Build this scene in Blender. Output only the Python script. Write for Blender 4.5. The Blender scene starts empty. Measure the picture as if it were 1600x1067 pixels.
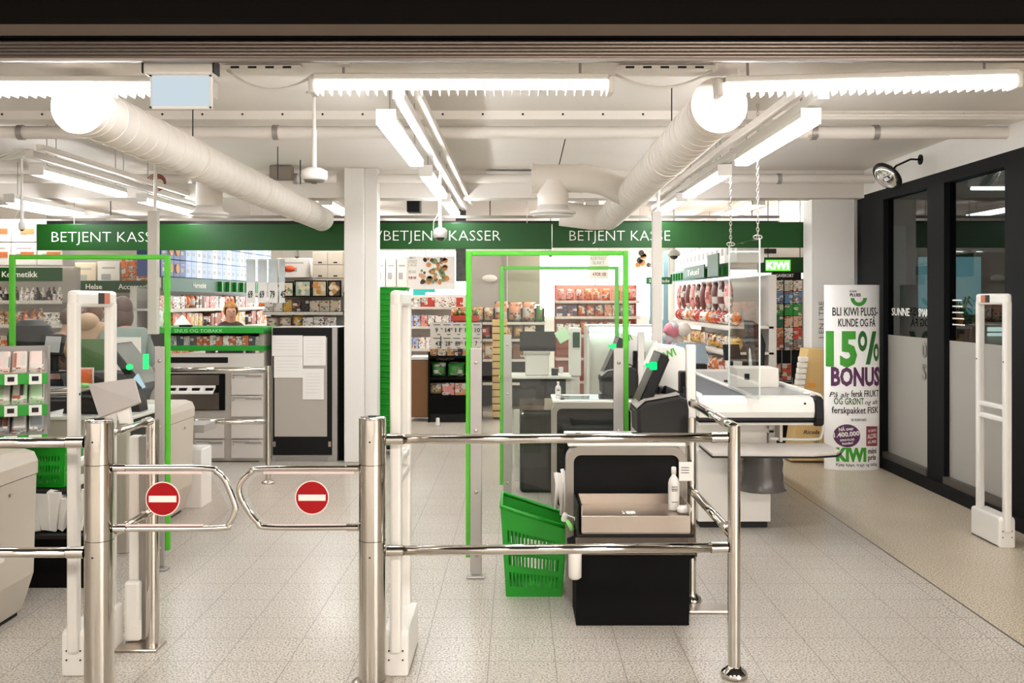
import bpy, bmesh, math, random
from mathutils import Matrix, Vector
RND = random.Random(11)
SC = bpy.context.scene
COL = SC.collection
PI = math.pi
# ------------------------------------------------------------------ camera
FPX, VX, VY, CAMH = 1520.0, 808.0, 468.0, 1.63
cam = bpy.data.cameras.new('camera'); camo = bpy.data.objects.new('camera', cam); COL.objects.link(camo)
camo.location = (0, 0, CAMH); camo.rotation_euler = (PI/2, 0, 0)
cam.sensor_width = 36; cam.lens = 36*FPX/1600
cam.shift_x = -(VX-800)/1600; cam.shift_y = -(533.5-VY)/1600
cam.clip_start = .05
SC.camera = camo
def at(x, y, Y):
    """world point seen at photo position (x, y), Y metres in front of the camera"""
    return Vector(((x-VX)*Y/FPX, Y, CAMH-(y-VY)*Y/FPX))
def fl(y):
    return FPX*CAMH/(y-VY)
# ------------------------------------------------------------------ world, exposure
SC.view_settings.view_transform = 'Standard'; SC.view_settings.look = 'None'
SC.view_settings.gamma = 1; SC.view_settings.use_curve_mapping = False
SC.view_settings.exposure = 1.08
W = bpy.data.worlds.new('sky'); SC.world = W; W.use_nodes = True
nt = W.node_tree
nt.nodes['Background'].inputs[0].default_value = (.93, .97, 1, 1); nt.nodes['Background'].inputs[1].default_value = 5.0   # white overcast daylight
LAMP = 21.0      # strength of the tube lamps in front of the sign
TUBE = 60.0       # bare tubes of the louvred battens in the front row
CORRIDOR = 22.0    # corridor panels behind the camera
LAMP_BACK = 24.0  # strength of the panels over the shop floor behind it
# ------------------------------------------------------------------ materials
def lin(h):
    h = h.lstrip('#'); r = []
    for i in (0, 2, 4):
        c = int(h[i:i+2], 16)/255
        r.append(c/12.92 if c <= .04045 else ((c+.055)/1.055)**2.4)
    return (r[0], r[1], r[2], 1)
MATS = {}
def mat(name, col, rough=.5, metal=0, var=.06, scale=8, bump=0, emit=0, coat=0, spec=None):
    if name in MATS: return MATS[name]
    m = bpy.data.materials.new(name); m.use_nodes = True; n = m.node_tree.nodes; l = m.node_tree.links
    b = n['Principled BSDF']; c = lin(col)
    b.inputs['Roughness'].default_value = rough; b.inputs['Metallic'].default_value = metal
    b.inputs['Coat Weight'].default_value = coat
    if spec is not None: b.inputs['Specular IOR Level'].default_value = spec
    tc = n.new('ShaderNodeTexCoord'); nz = n.new('ShaderNodeTexNoise'); nz.inputs['Scale'].default_value = scale
    nz.inputs['Detail'].default_value = 3
    l.new(tc.outputs['Object'], nz.inputs['Vector'])
    mx = n.new('ShaderNodeMix'); mx.data_type = 'RGBA'
    mx.inputs[6].default_value = tuple(v*(1-var) for v in c[:3])+(1,)
    mx.inputs[7].default_value = tuple(min(1, v*(1+var)) for v in c[:3])+(1,)
    l.new(nz.outputs['Fac'], mx.inputs[0]); l.new(mx.outputs[2], b.inputs['Base Color'])
    if bump:
        bp = n.new('ShaderNodeBump'); bp.inputs['Strength'].default_value = bump; bp.inputs['Distance'].default_value = .002
        l.new(nz.outputs['Fac'], bp.inputs['Height']); l.new(bp.outputs[0], b.inputs['Normal'])
    if emit:
        b.inputs['Emission Color'].default_value = c; b.inputs['Emission Strength'].default_value = emit
    m.diffuse_color = c; MATS[name] = m
    return m
def clear(name, tint, gloss=.6, rough=.03, body=0, bodycol='#ffffff'):
    """thin clear sheet: lets light straight through, reflects at grazing angles, optional milky body"""
    if name in MATS: return MATS[name]
    m = bpy.data.materials.new(name); m.use_nodes = True; n = m.node_tree.nodes; l = m.node_tree.links
    n.remove(n['Principled BSDF']); out = n['Material Output']
    t = n.new('ShaderNodeBsdfTransparent'); t.inputs[0].default_value = lin(tint)
    g = n.new('ShaderNodeBsdfGlossy'); g.inputs['Roughness'].default_value = rough
    f = n.new('ShaderNodeFresnel'); ge = n.new('ShaderNodeNewGeometry'); mr = n.new('ShaderNodeMapRange')
    mr.inputs[3].default_value = 1.45; mr.inputs[4].default_value = 1/1.45; l.new(ge.outputs['Backfacing'], mr.inputs[0]); l.new(mr.outputs[0], f.inputs['IOR'])
    mu = n.new('ShaderNodeMath'); mu.operation = 'MULTIPLY'; mu.inputs[1].default_value = gloss
    mx = n.new('ShaderNodeMixShader'); l.new(f.outputs[0], mu.inputs[0]); l.new(mu.outputs[0], mx.inputs[0])
    src = t
    if body:
        d = n.new('ShaderNodeBsdfDiffuse'); d.inputs[0].default_value = lin(bodycol)
        tr = n.new('ShaderNodeBsdfTranslucent'); tr.inputs[0].default_value = lin(bodycol)
        a = n.new('ShaderNodeMixShader'); l.new(d.outputs[0], a.inputs[1]); l.new(tr.outputs[0], a.inputs[2])
        q = n.new('ShaderNodeMixShader'); q.inputs[0].default_value = body
        l.new(t.outputs[0], q.inputs[1]); l.new(a.outputs[0], q.inputs[2]); src = q
    l.new(src.outputs[0], mx.inputs[1]); l.new(g.outputs[0], mx.inputs[2]); l.new(mx.outputs[0], out.inputs[0])
    MATS[name] = m
    return m
def glow(name, col, s):
    if name in MATS: return MATS[name]
    m = bpy.data.materials.new(name); m.use_nodes = True; n = m.node_tree.nodes
    n.remove(n['Principled BSDF']); e = n.new('ShaderNodeEmission'); e.inputs[0].default_value = lin(col); e.inputs[1].default_value = s
    m.node_tree.links.new(e.outputs[0], n['Material Output'].inputs[0]); MATS[name] = m
    return m
def printed():
    """packaging: the object's own colour overprinted with blocks of pale and dark lettering"""
    m = bpy.data.materials.new('printed_packaging'); m.use_nodes = True; n = m.node_tree.nodes; l = m.node_tree.links
    b = n['Principled BSDF']; b.inputs['Roughness'].default_value = .4
    oi = n.new('ShaderNodeObjectInfo'); tc = n.new('ShaderNodeTexCoord')
    mp = n.new('ShaderNodeMapping'); mp.inputs['Scale'].default_value = (1.6, 1, 3.2)
    ad = n.new('ShaderNodeVectorMath'); ad.operation = 'ADD'
    cm = n.new('ShaderNodeCombineXYZ'); ml = n.new('ShaderNodeMath'); ml.operation = 'MULTIPLY'; ml.inputs[1].default_value = 37
    l.new(oi.outputs['Random'], ml.inputs[0]); l.new(ml.outputs[0], cm.inputs[1])
    l.new(tc.outputs['Generated'], mp.inputs[0]); l.new(mp.outputs[0], ad.inputs[0]); l.new(cm.outputs[0], ad.inputs[1])
    def blocks(sx, sz, seed):
        v = n.new('ShaderNodeVectorMath'); v.operation = 'MULTIPLY'; v.inputs[1].default_value = (sx, 1, sz); l.new(ad.outputs[0], v.inputs[0])
        f = n.new('ShaderNodeVectorMath'); f.operation = 'FLOOR'; l.new(v.outputs[0], f.inputs[0])
        w = n.new('ShaderNodeTexWhiteNoise'); w.noise_dimensions = '4D'; w.inputs['W'].default_value = seed; l.new(f.outputs[0], w.inputs['Vector']); return w.outputs['Value']
    def gt(src, t):
        q = n.new('ShaderNodeMath'); q.operation = 'GREATER_THAN'; q.inputs[1].default_value = t; l.new(src, q.inputs[0]); return q.outputs[0]
    x1 = n.new('ShaderNodeMix'); x1.data_type = 'RGBA'; x1.inputs[7].default_value = (.62, .57, .50, 1)
    l.new(gt(blocks(1.1, 1.3, 1), .68), x1.inputs[0]); l.new(oi.outputs['Color'], x1.inputs[6])
    x3 = n.new('ShaderNodeMix'); x3.data_type = 'RGBA'; x3.inputs[7].default_value = (.35, .09, .04, 1)
    l.new(gt(blocks(2.2, 2.4, 5), .91), x3.inputs[0]); l.new(x1.outputs[2], x3.inputs[6])
    x2 = n.new('ShaderNodeMix'); x2.data_type = 'RGBA'; x2.inputs[7].default_value = (.10, .07, .06, 1)
    l.new(gt(blocks(5, 3.4, 9), .90), x2.inputs[0]); l.new(x3.outputs[2], x2.inputs[6])
    l.new(x2.outputs[2], b.inputs['Base Color']); MATS['printed'] = m
    return m
def plain():
    m = bpy.data.materials.new('dyed_plastic'); m.use_nodes = True; n = m.node_tree.nodes; l = m.node_tree.links
    oi = n.new('ShaderNodeObjectInfo'); l.new(oi.outputs['Color'], n['Principled BSDF'].inputs['Base Color'])
    n['Principled BSDF'].inputs['Roughness'].default_value = .45
    MATS['plain'] = m; return m
PRINT = printed(); PLAIN = plain()
white = mat('white_paint', '#e2ddd6', .5, var=.03, scale=3)
cream = mat('ceiling_paint', '#dcd4ca', .7, var=.04, scale=1.5)
ductw = mat('duct_paint', '#d9d0c5', .5, var=.03, scale=4)
wplast = mat('white_plastic', '#d8d3cb', .4, var=.02)
gplast = mat('grey_plastic', '#a39a8f', .45, var=.03)
gpowder = mat('grey_powder_coat', '#8d867f', .5, var=.04)
lgrey = mat('light_grey_laminate', '#c4bdb3', .5, var=.03)
dgrey = mat('dark_grey_plastic', '#211f1d', .55, var=.06, spec=.2)
black = mat('black_plastic', '#0f0e0d', .5, var=.1, spec=.2)
blackm = mat('black_matt_board', '#0c0b0a', .8, var=.1, spec=.1)
chrome = mat('chrome', '#cbc5bc', .1, 1, var=.02)
steel = mat('brushed_steel', '#b8aca0', .28, 1, var=.06, scale=20)
alu = mat('anodised_aluminium', '#a8a39d', .4, .7, var=.03)
gedge = mat('lime_green_edging', '#43a416', .4, var=.03)
gbask = mat('green_basket_plastic', '#06860f', .4, var=.05)
gsign = mat('green_sign_enamel', '#0b430a', .4, var=.06, scale=2, spec=.3)
gshelf = mat('green_shelf_plastic', '#0d8a1d', .4, var=.05)
ltext = mat('white_lettering', '#efece4', .5, var=.01)
paper = mat('white_paper', '#ddd8d0', .8, var=.02)
red = mat('red_vinyl', '#97070c', .5, var=.03, spec=.2)
pinkw = mat('pale_pink_vinyl', '#f3d9d2', .5, var=.02)
brown = mat('brown_board', '#7d5430', .6, var=.1)
card = mat('cardboard', '#b89468', .75, var=.08)
tan = mat('tan_display_card', '#cdab6e', .6, var=.06)
ink = mat('black_ink', '#171614', .6, var=.02)
green_ink = mat('green_ink', '#3b9a22', .5, var=.03)
dgreen_ink = mat('dark_green_ink', '#2e6b2a', .5, var=.03)
purple_ink = mat('purple_ink', '#5c2a55', .5, var=.03)
maroon_ink = mat('maroon_ink', '#8c3b44', .5, var=.03)
darkm = mat('dark_metal_frame', '#08080a', .6, var=.1, spec=.15)
rubber = mat('black_rubber', '#1a1918', .8, var=.1)
belt = mat('conveyor_belt', '#3d3e40', .65, var=.08, scale=40)
screenm = mat('dark_screen', '#43372c', .5, var=.3, scale=9, spec=.3)
plexi = clear('acrylic_sheet', '#fbfdfb', .6)
plexig = clear('gate_acrylic', '#fdfaf8', .5)
smoky = clear('smoky_acrylic', '#cfc6ba', .9, body=.25, bodycol='#b5a596')
glassm = clear('window_glass', '#9fa9a8', 1.0, .01)
frost = clear('frosted_film', '#8f8b84', .3, .3, body=.85, bodycol='#dcd6cc')
bagm = clear('thin_bin_liner', '#aeaaa4', 1.0, .25, body=.5, bodycol='#8d8a86')
mirror = mat('mirror', '#f2f2f2', .02, 1, var=0)
tube_on = glow('lit_diffuser', '#f7faff', LAMP)
bare_tube = glow('lit_tube', '#f7faff', TUBE)
panel_on = glow('lit_panel', '#fffdfa', LAMP_BACK)
greenlamp = glow('green_status_lamp', '#14c465', 1.1)
cyanlamp = glow('pale_display_light', '#d5f5ee', 3)
# ------------------------------------------------------------------ mesh builder
class MB:
    def __init__(s): s.bm = bmesh.new(); s.X = Matrix()
    def _app(s, verts, m, smooth):
        fs = set()
        for v in verts:
            v.co = s.X @ v.co
            for f in v.link_faces: fs.add(f)
        for f in fs: f.material_index = m; f.smooth = smooth
        return s
    def box(s, x0, x1, y0, y1, z0, z1, m=0, b=0, rot=None, seg=2):
        T = Matrix.Translation(((x0+x1)/2, (y0+y1)/2, (z0+z1)/2))
        if rot is not None: T = T @ rot
        D = Matrix.Diagonal((abs(x1-x0), abs(y1-y0), abs(z1-z0), 1))
        r = bmesh.ops.create_cube(s.bm, size=1, matrix=T @ D)
        vs = r['verts']
        if b:
            b = min(b, .45*min(abs(x1-x0), abs(y1-y0), abs(z1-z0)))
            es = list({e for v in vs for e in v.link_edges})
            rr = bmesh.ops.bevel(s.bm, geom=es, offset=b, segments=seg, affect='EDGES', profile=.5)
            vs = list({v for f in rr['faces'] for v in f.verts} | {v for v in vs if v.is_valid})
        return s._app(vs, m, False)
    def cyl(s, p, q, r, r2=None, m=0, n=16, smooth=True):
        p, q = Vector(p), Vector(q); d = q-p
        T = Matrix.Translation((p+q)/2) @ d.to_track_quat('Z', 'Y').to_matrix().to_4x4()
        rr = bmesh.ops.create_cone(s.bm, cap_ends=True, segments=n, radius1=r, radius2=r if r2 is None else r2, depth=d.length, matrix=T)
        s._app(rr['verts'], m, smooth)
        for f in {f for v in rr['verts'] for f in v.link_faces}:
            if len(f.verts) > 4: f.smooth = False
        return s
    def tube(s, pts, r, m=0, n=10, closed=False, cap=True):
        pts = [Vector(p) for p in pts]; N = len(pts); rings = []
        rad = r if isinstance(r, (list, tuple)) else [r]*N
        up = None
        for i, p in enumerate(pts):
            if closed: t = pts[(i+1) % N]-pts[i-1]
            else: t = pts[min(i+1, N-1)]-pts[max(i-1, 0)]
            t.normalize()
            if up is None:
                up = Vector((0, 0, 1)) if abs(t.z) < .9 else Vector((0, 1, 0))
            u = up-t*up.dot(t); u.normalize(); up = u; w = t.cross(u)
            rings.append([s.bm.verts.new(p+(u*math.cos(2*PI*k/n)+w*math.sin(2*PI*k/n))*rad[i]) for k in range(n)])
        for i in range(N if closed else N-1):
            a, b = rings[i], rings[(i+1) % N]
            for k in range(n): s.bm.faces.new((a[k], a[(k+1) % n], b[(k+1) % n], b[k]))
        if cap and not closed:
            s.bm.faces.new(rings[0][::-1]); s.bm.faces.new(rings[-1])
        s._app([v for g in rings for v in g], m, True)
        return s
    def lathe(s, prof, c=(0, 0, 0), m=0, n=20, T=None, sx=1, sy=1):
        T = Matrix.Translation(c) if T is None else T
        rings = []
        for (r, z) in prof:
            if r < 1e-6: rings.append([s.bm.verts.new(T @ Vector((0, 0, z)))])
            else: rings.append([s.bm.verts.new(T @ Vector((r*sx*math.cos(2*PI*k/n), r*sy*math.sin(2*PI*k/n), z))) for k in range(n)])
        for a, b in zip(rings, rings[1:]):
            for k in range(n):
                if len(a) == 1 and len(b) == 1: continue
                if len(a) == 1: s.bm.faces.new((a[0], b[(k+1) % n], b[k]))
                elif len(b) == 1: s.bm.faces.new((a[k], a[(k+1) % n], b[0]))
                else: s.bm.faces.new((a[k], a[(k+1) % n], b[(k+1) % n], b[k]))
        for g, rev in ((rings[0], True), (rings[-1], False)):
            if len(g) > 1: s.bm.faces.new(g[::-1] if rev else g)
        s._app([v for g in rings for v in g], m, True)
        return s
    def prism(s, poly, ax, a, b, m=0, bev=0, smooth=False):
        """poly: 2-D outline in the two axes other than ax, extruded along ax from a to b"""
        def pt(u, v, w): return {'x': (w, u, v), 'y': (u, w, v), 'z': (u, v, w)}[ax]
        A = [s.bm.verts.new(pt(u, v, a)) for u, v in poly]; B = [s.bm.verts.new(pt(u, v, b)) for u, v in poly]
        N = len(poly); fs = [s.bm.faces.new(A), s.bm.faces.new(B[::-1])]
        for i in range(N): fs.append(s.bm.faces.new((A[i], B[i], B[(i+1) % N], A[(i+1) % N])))
        bmesh.ops.recalc_face_normals(s.bm, faces=fs); vs = A+B
        if bev:
            es = list({e for f in (fs[0], fs[1]) for e in f.edges})
            rr = bmesh.ops.bevel(s.bm, geom=es, offset=bev, segments=2, affect='EDGES', profile=.5)
            vs = list({v for f in rr['faces'] for v in f.verts} | {v for v in vs if v.is_valid})
        return s._app(vs, m, smooth)
    def ring(s, outer, inner, ax, a, b, m=0):
        def pt(u, v, w): return {'x': (w, u, v), 'y': (u, w, v), 'z': (u, v, w)}[ax]
        L = [[s.bm.verts.new(pt(u, v, w)) for u, v in pl] for pl in (outer, inner) for w in (a, b)]
        oA, oB, iA, iB = L; N = len(outer); fs = []
        for i in range(N):
            j = (i+1) % N
            for q in ((oA[i], oA[j], oB[j], oB[i]), (iA[i], iB[i], iB[j], iA[j]), (oA[i], iA[i], iA[j], oA[j]), (oB[i], oB[j], iB[j], iB[i])):
                fs.append(s.bm.faces.new(q))
        bmesh.ops.recalc_face_normals(s.bm, faces=fs)
        return s._app([v for g in L for v in g], m, False)
    def sph(s, c, r, m=0, u=16, v=10):
        r = (r, r, r) if not isinstance(r, (tuple, list)) else r
        rr = bmesh.ops.create_uvsphere(s.bm, u_segments=u, v_segments=v, radius=1, matrix=Matrix.Translation(c) @ Matrix.Diagonal((*r, 1)))
        return s._app(rr['verts'], m, True)
    def quad(s, a, b, c, d, m=0):
        vs = [s.bm.verts.new(p) for p in (a, b, c, d)]; s.bm.faces.new(vs)
        return s._app(vs, m, False)
    def mesh(s, me, T, m=0, warp=None):
        n0 = len(s.bm.verts)
        if warp:
            t = bmesh.new(); t.from_mesh(me); bmesh.ops.transform(t, matrix=T, verts=t.verts[:])
            xs = [v.co.x for v in t.verts]; x0, x1 = min(xs), max(xs); k = 1
            while x0+.012*k < x1:
                bmesh.ops.bisect_plane(t, geom=t.verts[:]+t.edges[:]+t.faces[:], plane_co=(x0+.012*k, 0, 0), plane_no=(1, 0, 0), dist=1e-6); k += 1
            bmesh.ops.triangulate(t, faces=t.faces[:])
            for v in t.verts: v.co = warp(v.co)
            q = bpy.data.meshes.new('t'); t.to_mesh(q); t.free(); s.bm.from_mesh(q); bpy.data.meshes.remove(q)
        else:
            s.bm.from_mesh(me)
        s.bm.verts.ensure_lookup_table()
        vs = s.bm.verts[n0:]
        if not warp:
            for v in vs: v.co = T @ v.co
        s._app(vs, m, False)
        return s
    def text(s, txt, p, cap, m=0, w=None, sx=1, bold=0, ext=.0012, T=None, align='L', warp=None, shear=0):
        """lettering standing in the XZ plane facing -Y, lower-left (or centre) at p, capitals cap metres high; w fits the width"""
        me, bw = letters(txt, bold, ext/cap, shear); k = cap/.69
        fx = (w/bw) if w else k*sx
        off = 0 if align == 'L' else -bw*fx/2
        T0 = Matrix.Translation(p) @ (T or Matrix()) @ Matrix.Translation((off, 0, 0)) @ Matrix.Rotation(PI/2, 4, 'X') @ Matrix.Diagonal((fx, k, k, 1))
        return s.mesh(me, T0, m, warp)
    def build(s, name, mats, parent=None, origin=None):
        me = bpy.data.meshes.new(name)
        if parent is not None: o0 = gloc(parent)
        elif origin is not None: o0 = Vector(origin)
        else:
            cs = [v.co for v in s.bm.verts]
            o0 = Vector(((min(c.x for c in cs)+max(c.x for c in cs))/2, (min(c.y for c in cs)+max(c.y for c in cs))/2, min(c.z for c in cs)))
        for v in s.bm.verts: v.co -= o0
        for e in s.bm.edges:
            if len(e.link_faces) == 2 and e.calc_face_angle(0) > .62: e.smooth = False
        s.bm.to_mesh(me); s.bm.free()
        for m in (mats if isinstance(mats, (list, tuple)) else [mats]): me.materials.append(m)
        o = bpy.data.objects.new(name, me); COL.objects.link(o)
        if parent is not None: o.parent = parent
        else: o.location = o0
        return o
_let = {}
def letters(txt, bold, ext, shear=0):
    k = (txt, bold, round(ext, 4), shear)
    if k in _let: return _let[k]
    cu = bpy.data.curves.new('t', 'FONT'); cu.body = txt; cu.size = 1; cu.offset = bold; cu.extrude = ext; cu.resolution_u = 2; cu.shear = shear
    ob = bpy.data.objects.new('t', cu); COL.objects.link(ob)
    dg = bpy.context.evaluated_depsgraph_get(); me = bpy.data.meshes.new_from_object(ob.evaluated_get(dg))
    bpy.data.objects.remove(ob); bpy.data.curves.remove(cu)
    xs = [v.co.x for v in me.vertices] or [0, 1]
    x0 = min(xs)
    for v in me.vertices: v.co.x -= x0
    _let[k] = (me, max(xs)-x0)
    return _let[k]
def gloc(o):
    v = Vector((0, 0, 0))
    while o is not None: v += o.location; o = o.parent
    return v
def tag(o, label, cat, group=None, kind=None):
    if label: o['label'] = label
    if cat: o['category'] = cat
    if group: o['group'] = group
    if kind: o['kind'] = kind
    return o
def thing(name, label, cat, loc=(0, 0, 0), group=None):
    o = bpy.data.objects.new(name, None); COL.objects.link(o); o.location = loc; o.empty_display_size = .1
    return tag(o, label, cat, group)
def part(parent, name, mats, *prims, label=None, X=None):
    """prims: (method, args..., {kwargs})"""
    mb = MB()
    if X is not None: mb.X = X
    for p in prims:
        kw = p[-1] if isinstance(p[-1], dict) else {}
        getattr(mb, p[0])(*(p[1:-1] if kw else p[1:]), **kw)
    o = mb.build(name, mats, parent)
    if label: o['label'] = label
    return o
def solo(name, label, cat, mats, *prims, group=None, kind=None, X=None):
    return tag(part(None, name, mats, *prims, X=X), label, cat, group, kind)
def struct(name, mats, *prims, parent=None, label=None):
    o = part(parent, name, mats, *prims)
    if parent is None: o['kind'] = 'structure'
    if label: o['label'] = label
    return o
def parts(parent, name, mats, *prims, X=None):
    """every primitive a part object of its own"""
    return [part(parent, name, mats, p, X=X) for p in prims]
def kids(o): return [c for c in COL.objects if c.parent == o]
def dup(root, loc, label=None, rotz=None, group=None, scale=None):
    def cp(o, par):
        c = o.copy(); COL.objects.link(c); c.parent = par
        for k in kids(o): cp(k, c)
        return c
    r = cp(root, None); r.location = loc
    if rotz is not None: r.rotation_euler = (0, 0, rotz)
    if label: r['label'] = label
    if group: r['group'] = group
    if scale: r.scale = scale
    return r
def rrect(x0, x1, z0, z1, r, n=5):
    out = []
    rs = r if isinstance(r, (tuple, list)) else (r, r, r, r)
    for (cx, cz, a0, q) in ((x1, z1, 0, rs[0]), (x0, z1, PI/2, rs[1]), (x0, z0, PI, rs[2]), (x1, z0, 1.5*PI, rs[3])):
        sx = -1 if cx == x1 else 1; sz = -1 if cz == z1 else 1
        for i in range(n+1):
            a = a0+PI/2*i/n
            out.append((cx+sx*q+q*math.cos(a), cz+sz*q+q*math.sin(a)))
    return out
def RX(a): return Matrix.Rotation(math.radians(a), 4, 'X')
def RY(a): return Matrix.Rotation(math.radians(a), 4, 'Y')
def RZ(a): return Matrix.Rotation(math.radians(a), 4, 'Z')
def TR(*p): return Matrix.Translation(p)
# ================================================================== THE SETTING
def floor_mat():
    m = bpy.data.materials.new('terrazzo_tiles'); m.use_nodes = True; n = m.node_tree.nodes; l = m.node_tree.links
    b = n['Principled BSDF']; b.inputs['Roughness'].default_value = .3
    g = n.new('ShaderNodeNewGeometry'); sp = n.new('ShaderNodeSeparateXYZ'); l.new(g.outputs['Position'], sp.inputs[0])
    def mth(op, a, c, d=None):
        q = n.new('ShaderNodeMath'); q.operation = op
        for i, v in enumerate((a, c) if d is None else (a, c, d)):
            if isinstance(v, (int, float)): q.inputs[i].default_value = v
            else: l.new(v, q.inputs[i])
        return q.outputs[0]
    def line(src, off):
        f = mth('FRACT', mth('DIVIDE', mth('ADD', src, off), .3), 0)
        return mth('GREATER_THAN', mth('ABSOLUTE', mth('SUBTRACT', f, .5), 0), .492)
    grout = mth('MULTIPLY', mth('MAXIMUM', line(sp.outputs[0], 30.128), line(sp.outputs[1], 30.114)), mth('LESS_THAN', sp.outputs[0], 2.38))
    seam = mth('LESS_THAN', mth('ABSOLUTE', mth('SUBTRACT', sp.outputs[0], 2.38), 0), .006)
    zone = mth('GREATER_THAN', sp.outputs[0], 2.38)
    v1 = n.new('ShaderNodeTexVoronoi'); v1.inputs['Scale'].default_value = 140; l.new(g.outputs['Position'], v1.inputs['Vector'])
    nz = n.new('ShaderNodeTexNoise'); nz.inputs['Scale'].default_value = 105; nz.inputs['Detail'].default_value = 6; nz.inputs['Roughness'].default_value = .6; l.new(g.outputs['Position'], nz.inputs['Vector'])
    big = n.new('ShaderNodeTexNoise'); big.inputs['Scale'].default_value = .9; big.inputs['Detail'].default_value = 5; l.new(g.outputs['Position'], big.inputs['Vector'])
    cr = n.new('ShaderNodeValToRGB'); e = cr.color_ramp.elements
    e[0].position = .43; e[0].color = lin('#746a5e'); e[1].position = .535; e[1].color = lin('#c6beb2')
    x = cr.color_ramp.elements.new(.46); x.color = lin('#a49a8e')
    l.new(nz.outputs['Fac'], cr.inputs[0])
    cr2 = n.new('ShaderNodeValToRGB'); e = cr2.color_ramp.elements
    e[0].position = .42; e[0].color = lin('#84765f'); e[1].position = .55; e[1].color = lin('#cdbfa9')
    l.new(nz.outputs['Fac'], cr2.inputs[0])
    def mix(f, a, c):
        q = n.new('ShaderNodeMix'); q.data_type = 'RGBA'
        if isinstance(f, (int, float)): q.inputs[0].default_value = f
        else: l.new(f, q.inputs[0])
        for i, v in ((6, a), (7, c)):
            if isinstance(v, tuple): q.inputs[i].default_value = v
            else: l.new(v, q.inputs[i])
        return q.outputs[2]
    base = mix(zone, cr.outputs[0], cr2.outputs[0])
    dirt = n.new('ShaderNodeMapRange'); dirt.inputs[1].default_value = .45; dirt.inputs[2].default_value = .75; dirt.inputs[4].default_value = .22
    l.new(big.outputs['Fac'], dirt.inputs[0])
    base = mix(dirt.outputs[0], base, lin('#8a7c6b'))
    base = mix(mth('MULTIPLY', grout, .62), base, lin('#5e5348'))
    base = mix(seam, base, lin('#4a4038'))
    l.new(base, b.inputs['Base Color'])
    rg = n.new('ShaderNodeMapRange'); rg.inputs[3].default_value = .22; rg.inputs[4].default_value = .42; l.new(big.outputs['Fac'], rg.inputs[0])
    l.new(rg.outputs[0], b.inputs['Roughness'])
    return m
struct('floor', floor_mat(), ('box', -9, 9, -3, 22, -.1, 0))
WR = 3.55
struct('ceiling', cream, ('box', -9, WR, 4.1, 22.2, 2.95, 3.1))
struct('ceiling_corridor', mat('corridor_ceiling', '#2b2826', .8), ('box', -9, 9, -3.2, 3.68, 3.3, 3.4), ('box', WR+.12, 9, 3.68, 22.2, 3.3, 3.4))
struct('wall_left', white, ('box', -9.2, -9, -3.2, 22.2, 0, 3.4))
struct('wall_front', mat('corridor_wall', '#6b645c', .8), ('box', -9, 9, -3.2, -3, 0, 3.4))
struct('wall_corridor', mat('corridor_wall', '#6b645c', .8), ('box', 8.8, 9, -3, 22, 0, 3.4))
# back wall with two daylight windows
struct('wall_back', white, ('box', -9, -3.4, 22, 22.2, 0, 3.4), ('box', 3.3, 9, 22, 22.2, 0, 3.4), ('box', -3.4, 3.3, 22, 22.2, 0, 1.2),
       ('box', -3.4, 3.3, 22, 22.2, 2.78, 3.4), ('box', -.75, .25, 22, 22.2, 1.2, 2.78))
for i, (a, b) in enumerate(((-3.4, -.75), (.25, 3.3))):
    w = struct('window_%d' % (i+1), white, ('box', a, a+.05, 22.03, 22.09, 1.2, 2.78), ('box', b-.05, b, 22.03, 22.09, 1.2, 2.78), ('box', a+.05, b-.05, 22.03, 22.09, 1.2, 1.25),
               ('box', a+.05, b-.05, 22.03, 22.09, 2.73, 2.78), ('box', (a+b)/2-.02, (a+b)/2+.02, 22.03, 22.09, 1.25, 2.73))
    part(w, 'window_pane', clear('daylight_glass', '#eef4f4', .4), ('box', a+.05, b-.05, 22.055, 22.062, 1.25, 2.73))
# right wall: white upstand, black glazing frame
struct('wall_right', white, ('box', WR, WR+.12, 4.1, 22, 2.7, 2.95), ('box', WR, WR+.12, 10.16, 22, 0, 2.7))
fr = struct('window_3', darkm, ('box', WR, WR+.1, 4.1, 10.15, 2.6, 2.7), ('box', WR, WR+.1, 4.1, 10.15, 0, .1), ('box', WR, WR+.1, 9.43, 10.15, .1, 2.6),
            ('box', WR, WR+.1, 8.09, 8.42, .1, 2.6), ('box', WR-.001, WR+.1, 6.5, 7.08, .1, 2.6), ('box', WR, WR+.1, 4.1, 4.5, .1, 2.6))
for (a, b) in ((4.5, 6.5), (7.08, 8.09), (8.42, 9.43)):
    part(fr, 'window_pane', glassm, ('box', WR+.05, WR+.058, a, b, .1, 2.6))
    part(fr, 'frosted_film', frost, ('box', WR+.046, WR+.049, a, b, .1, 1.29), label='frosted lower half of the glass')
    part(fr, 'sill_bar', mat('worn_steel_bar', '#5d5650', .4, .6), ('box', WR-.01, WR+.04, a, b, .1, .16))
TG = Matrix.Rotation(-PI/2, 4, 'Z')
part(fr, 'glass_lettering', ltext, ('text', 'SUNNE', (WR+.04, 9.32, 1.48), .07, 0, .42, 1, .01, .001, TG), ('text', 'SMAK', (WR+.04, 8.7, 1.48), .07, 0, None, .8, .01, .001, TG),
     *[('box', WR+.039, WR+.041, 7.85-.012*k, 8.02, 1.62-.05*k, 1.63-.05*k) for k in range(5)])
part(fr, 'film_lettering', mat('grey_vinyl', '#8b877f', .6), ('text', '0', (WR+.036, 8.62, 1.12), .13, 0, None, 1, .02, .001, TG), ('text', 'S', (WR+.036, 8.62, .93), .13, 0, None, 1, .02, .001, TG))
struct('baseboard_right', darkm, ('box', WR-.03, WR, 4.1, 10.15, 0, .1))
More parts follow.
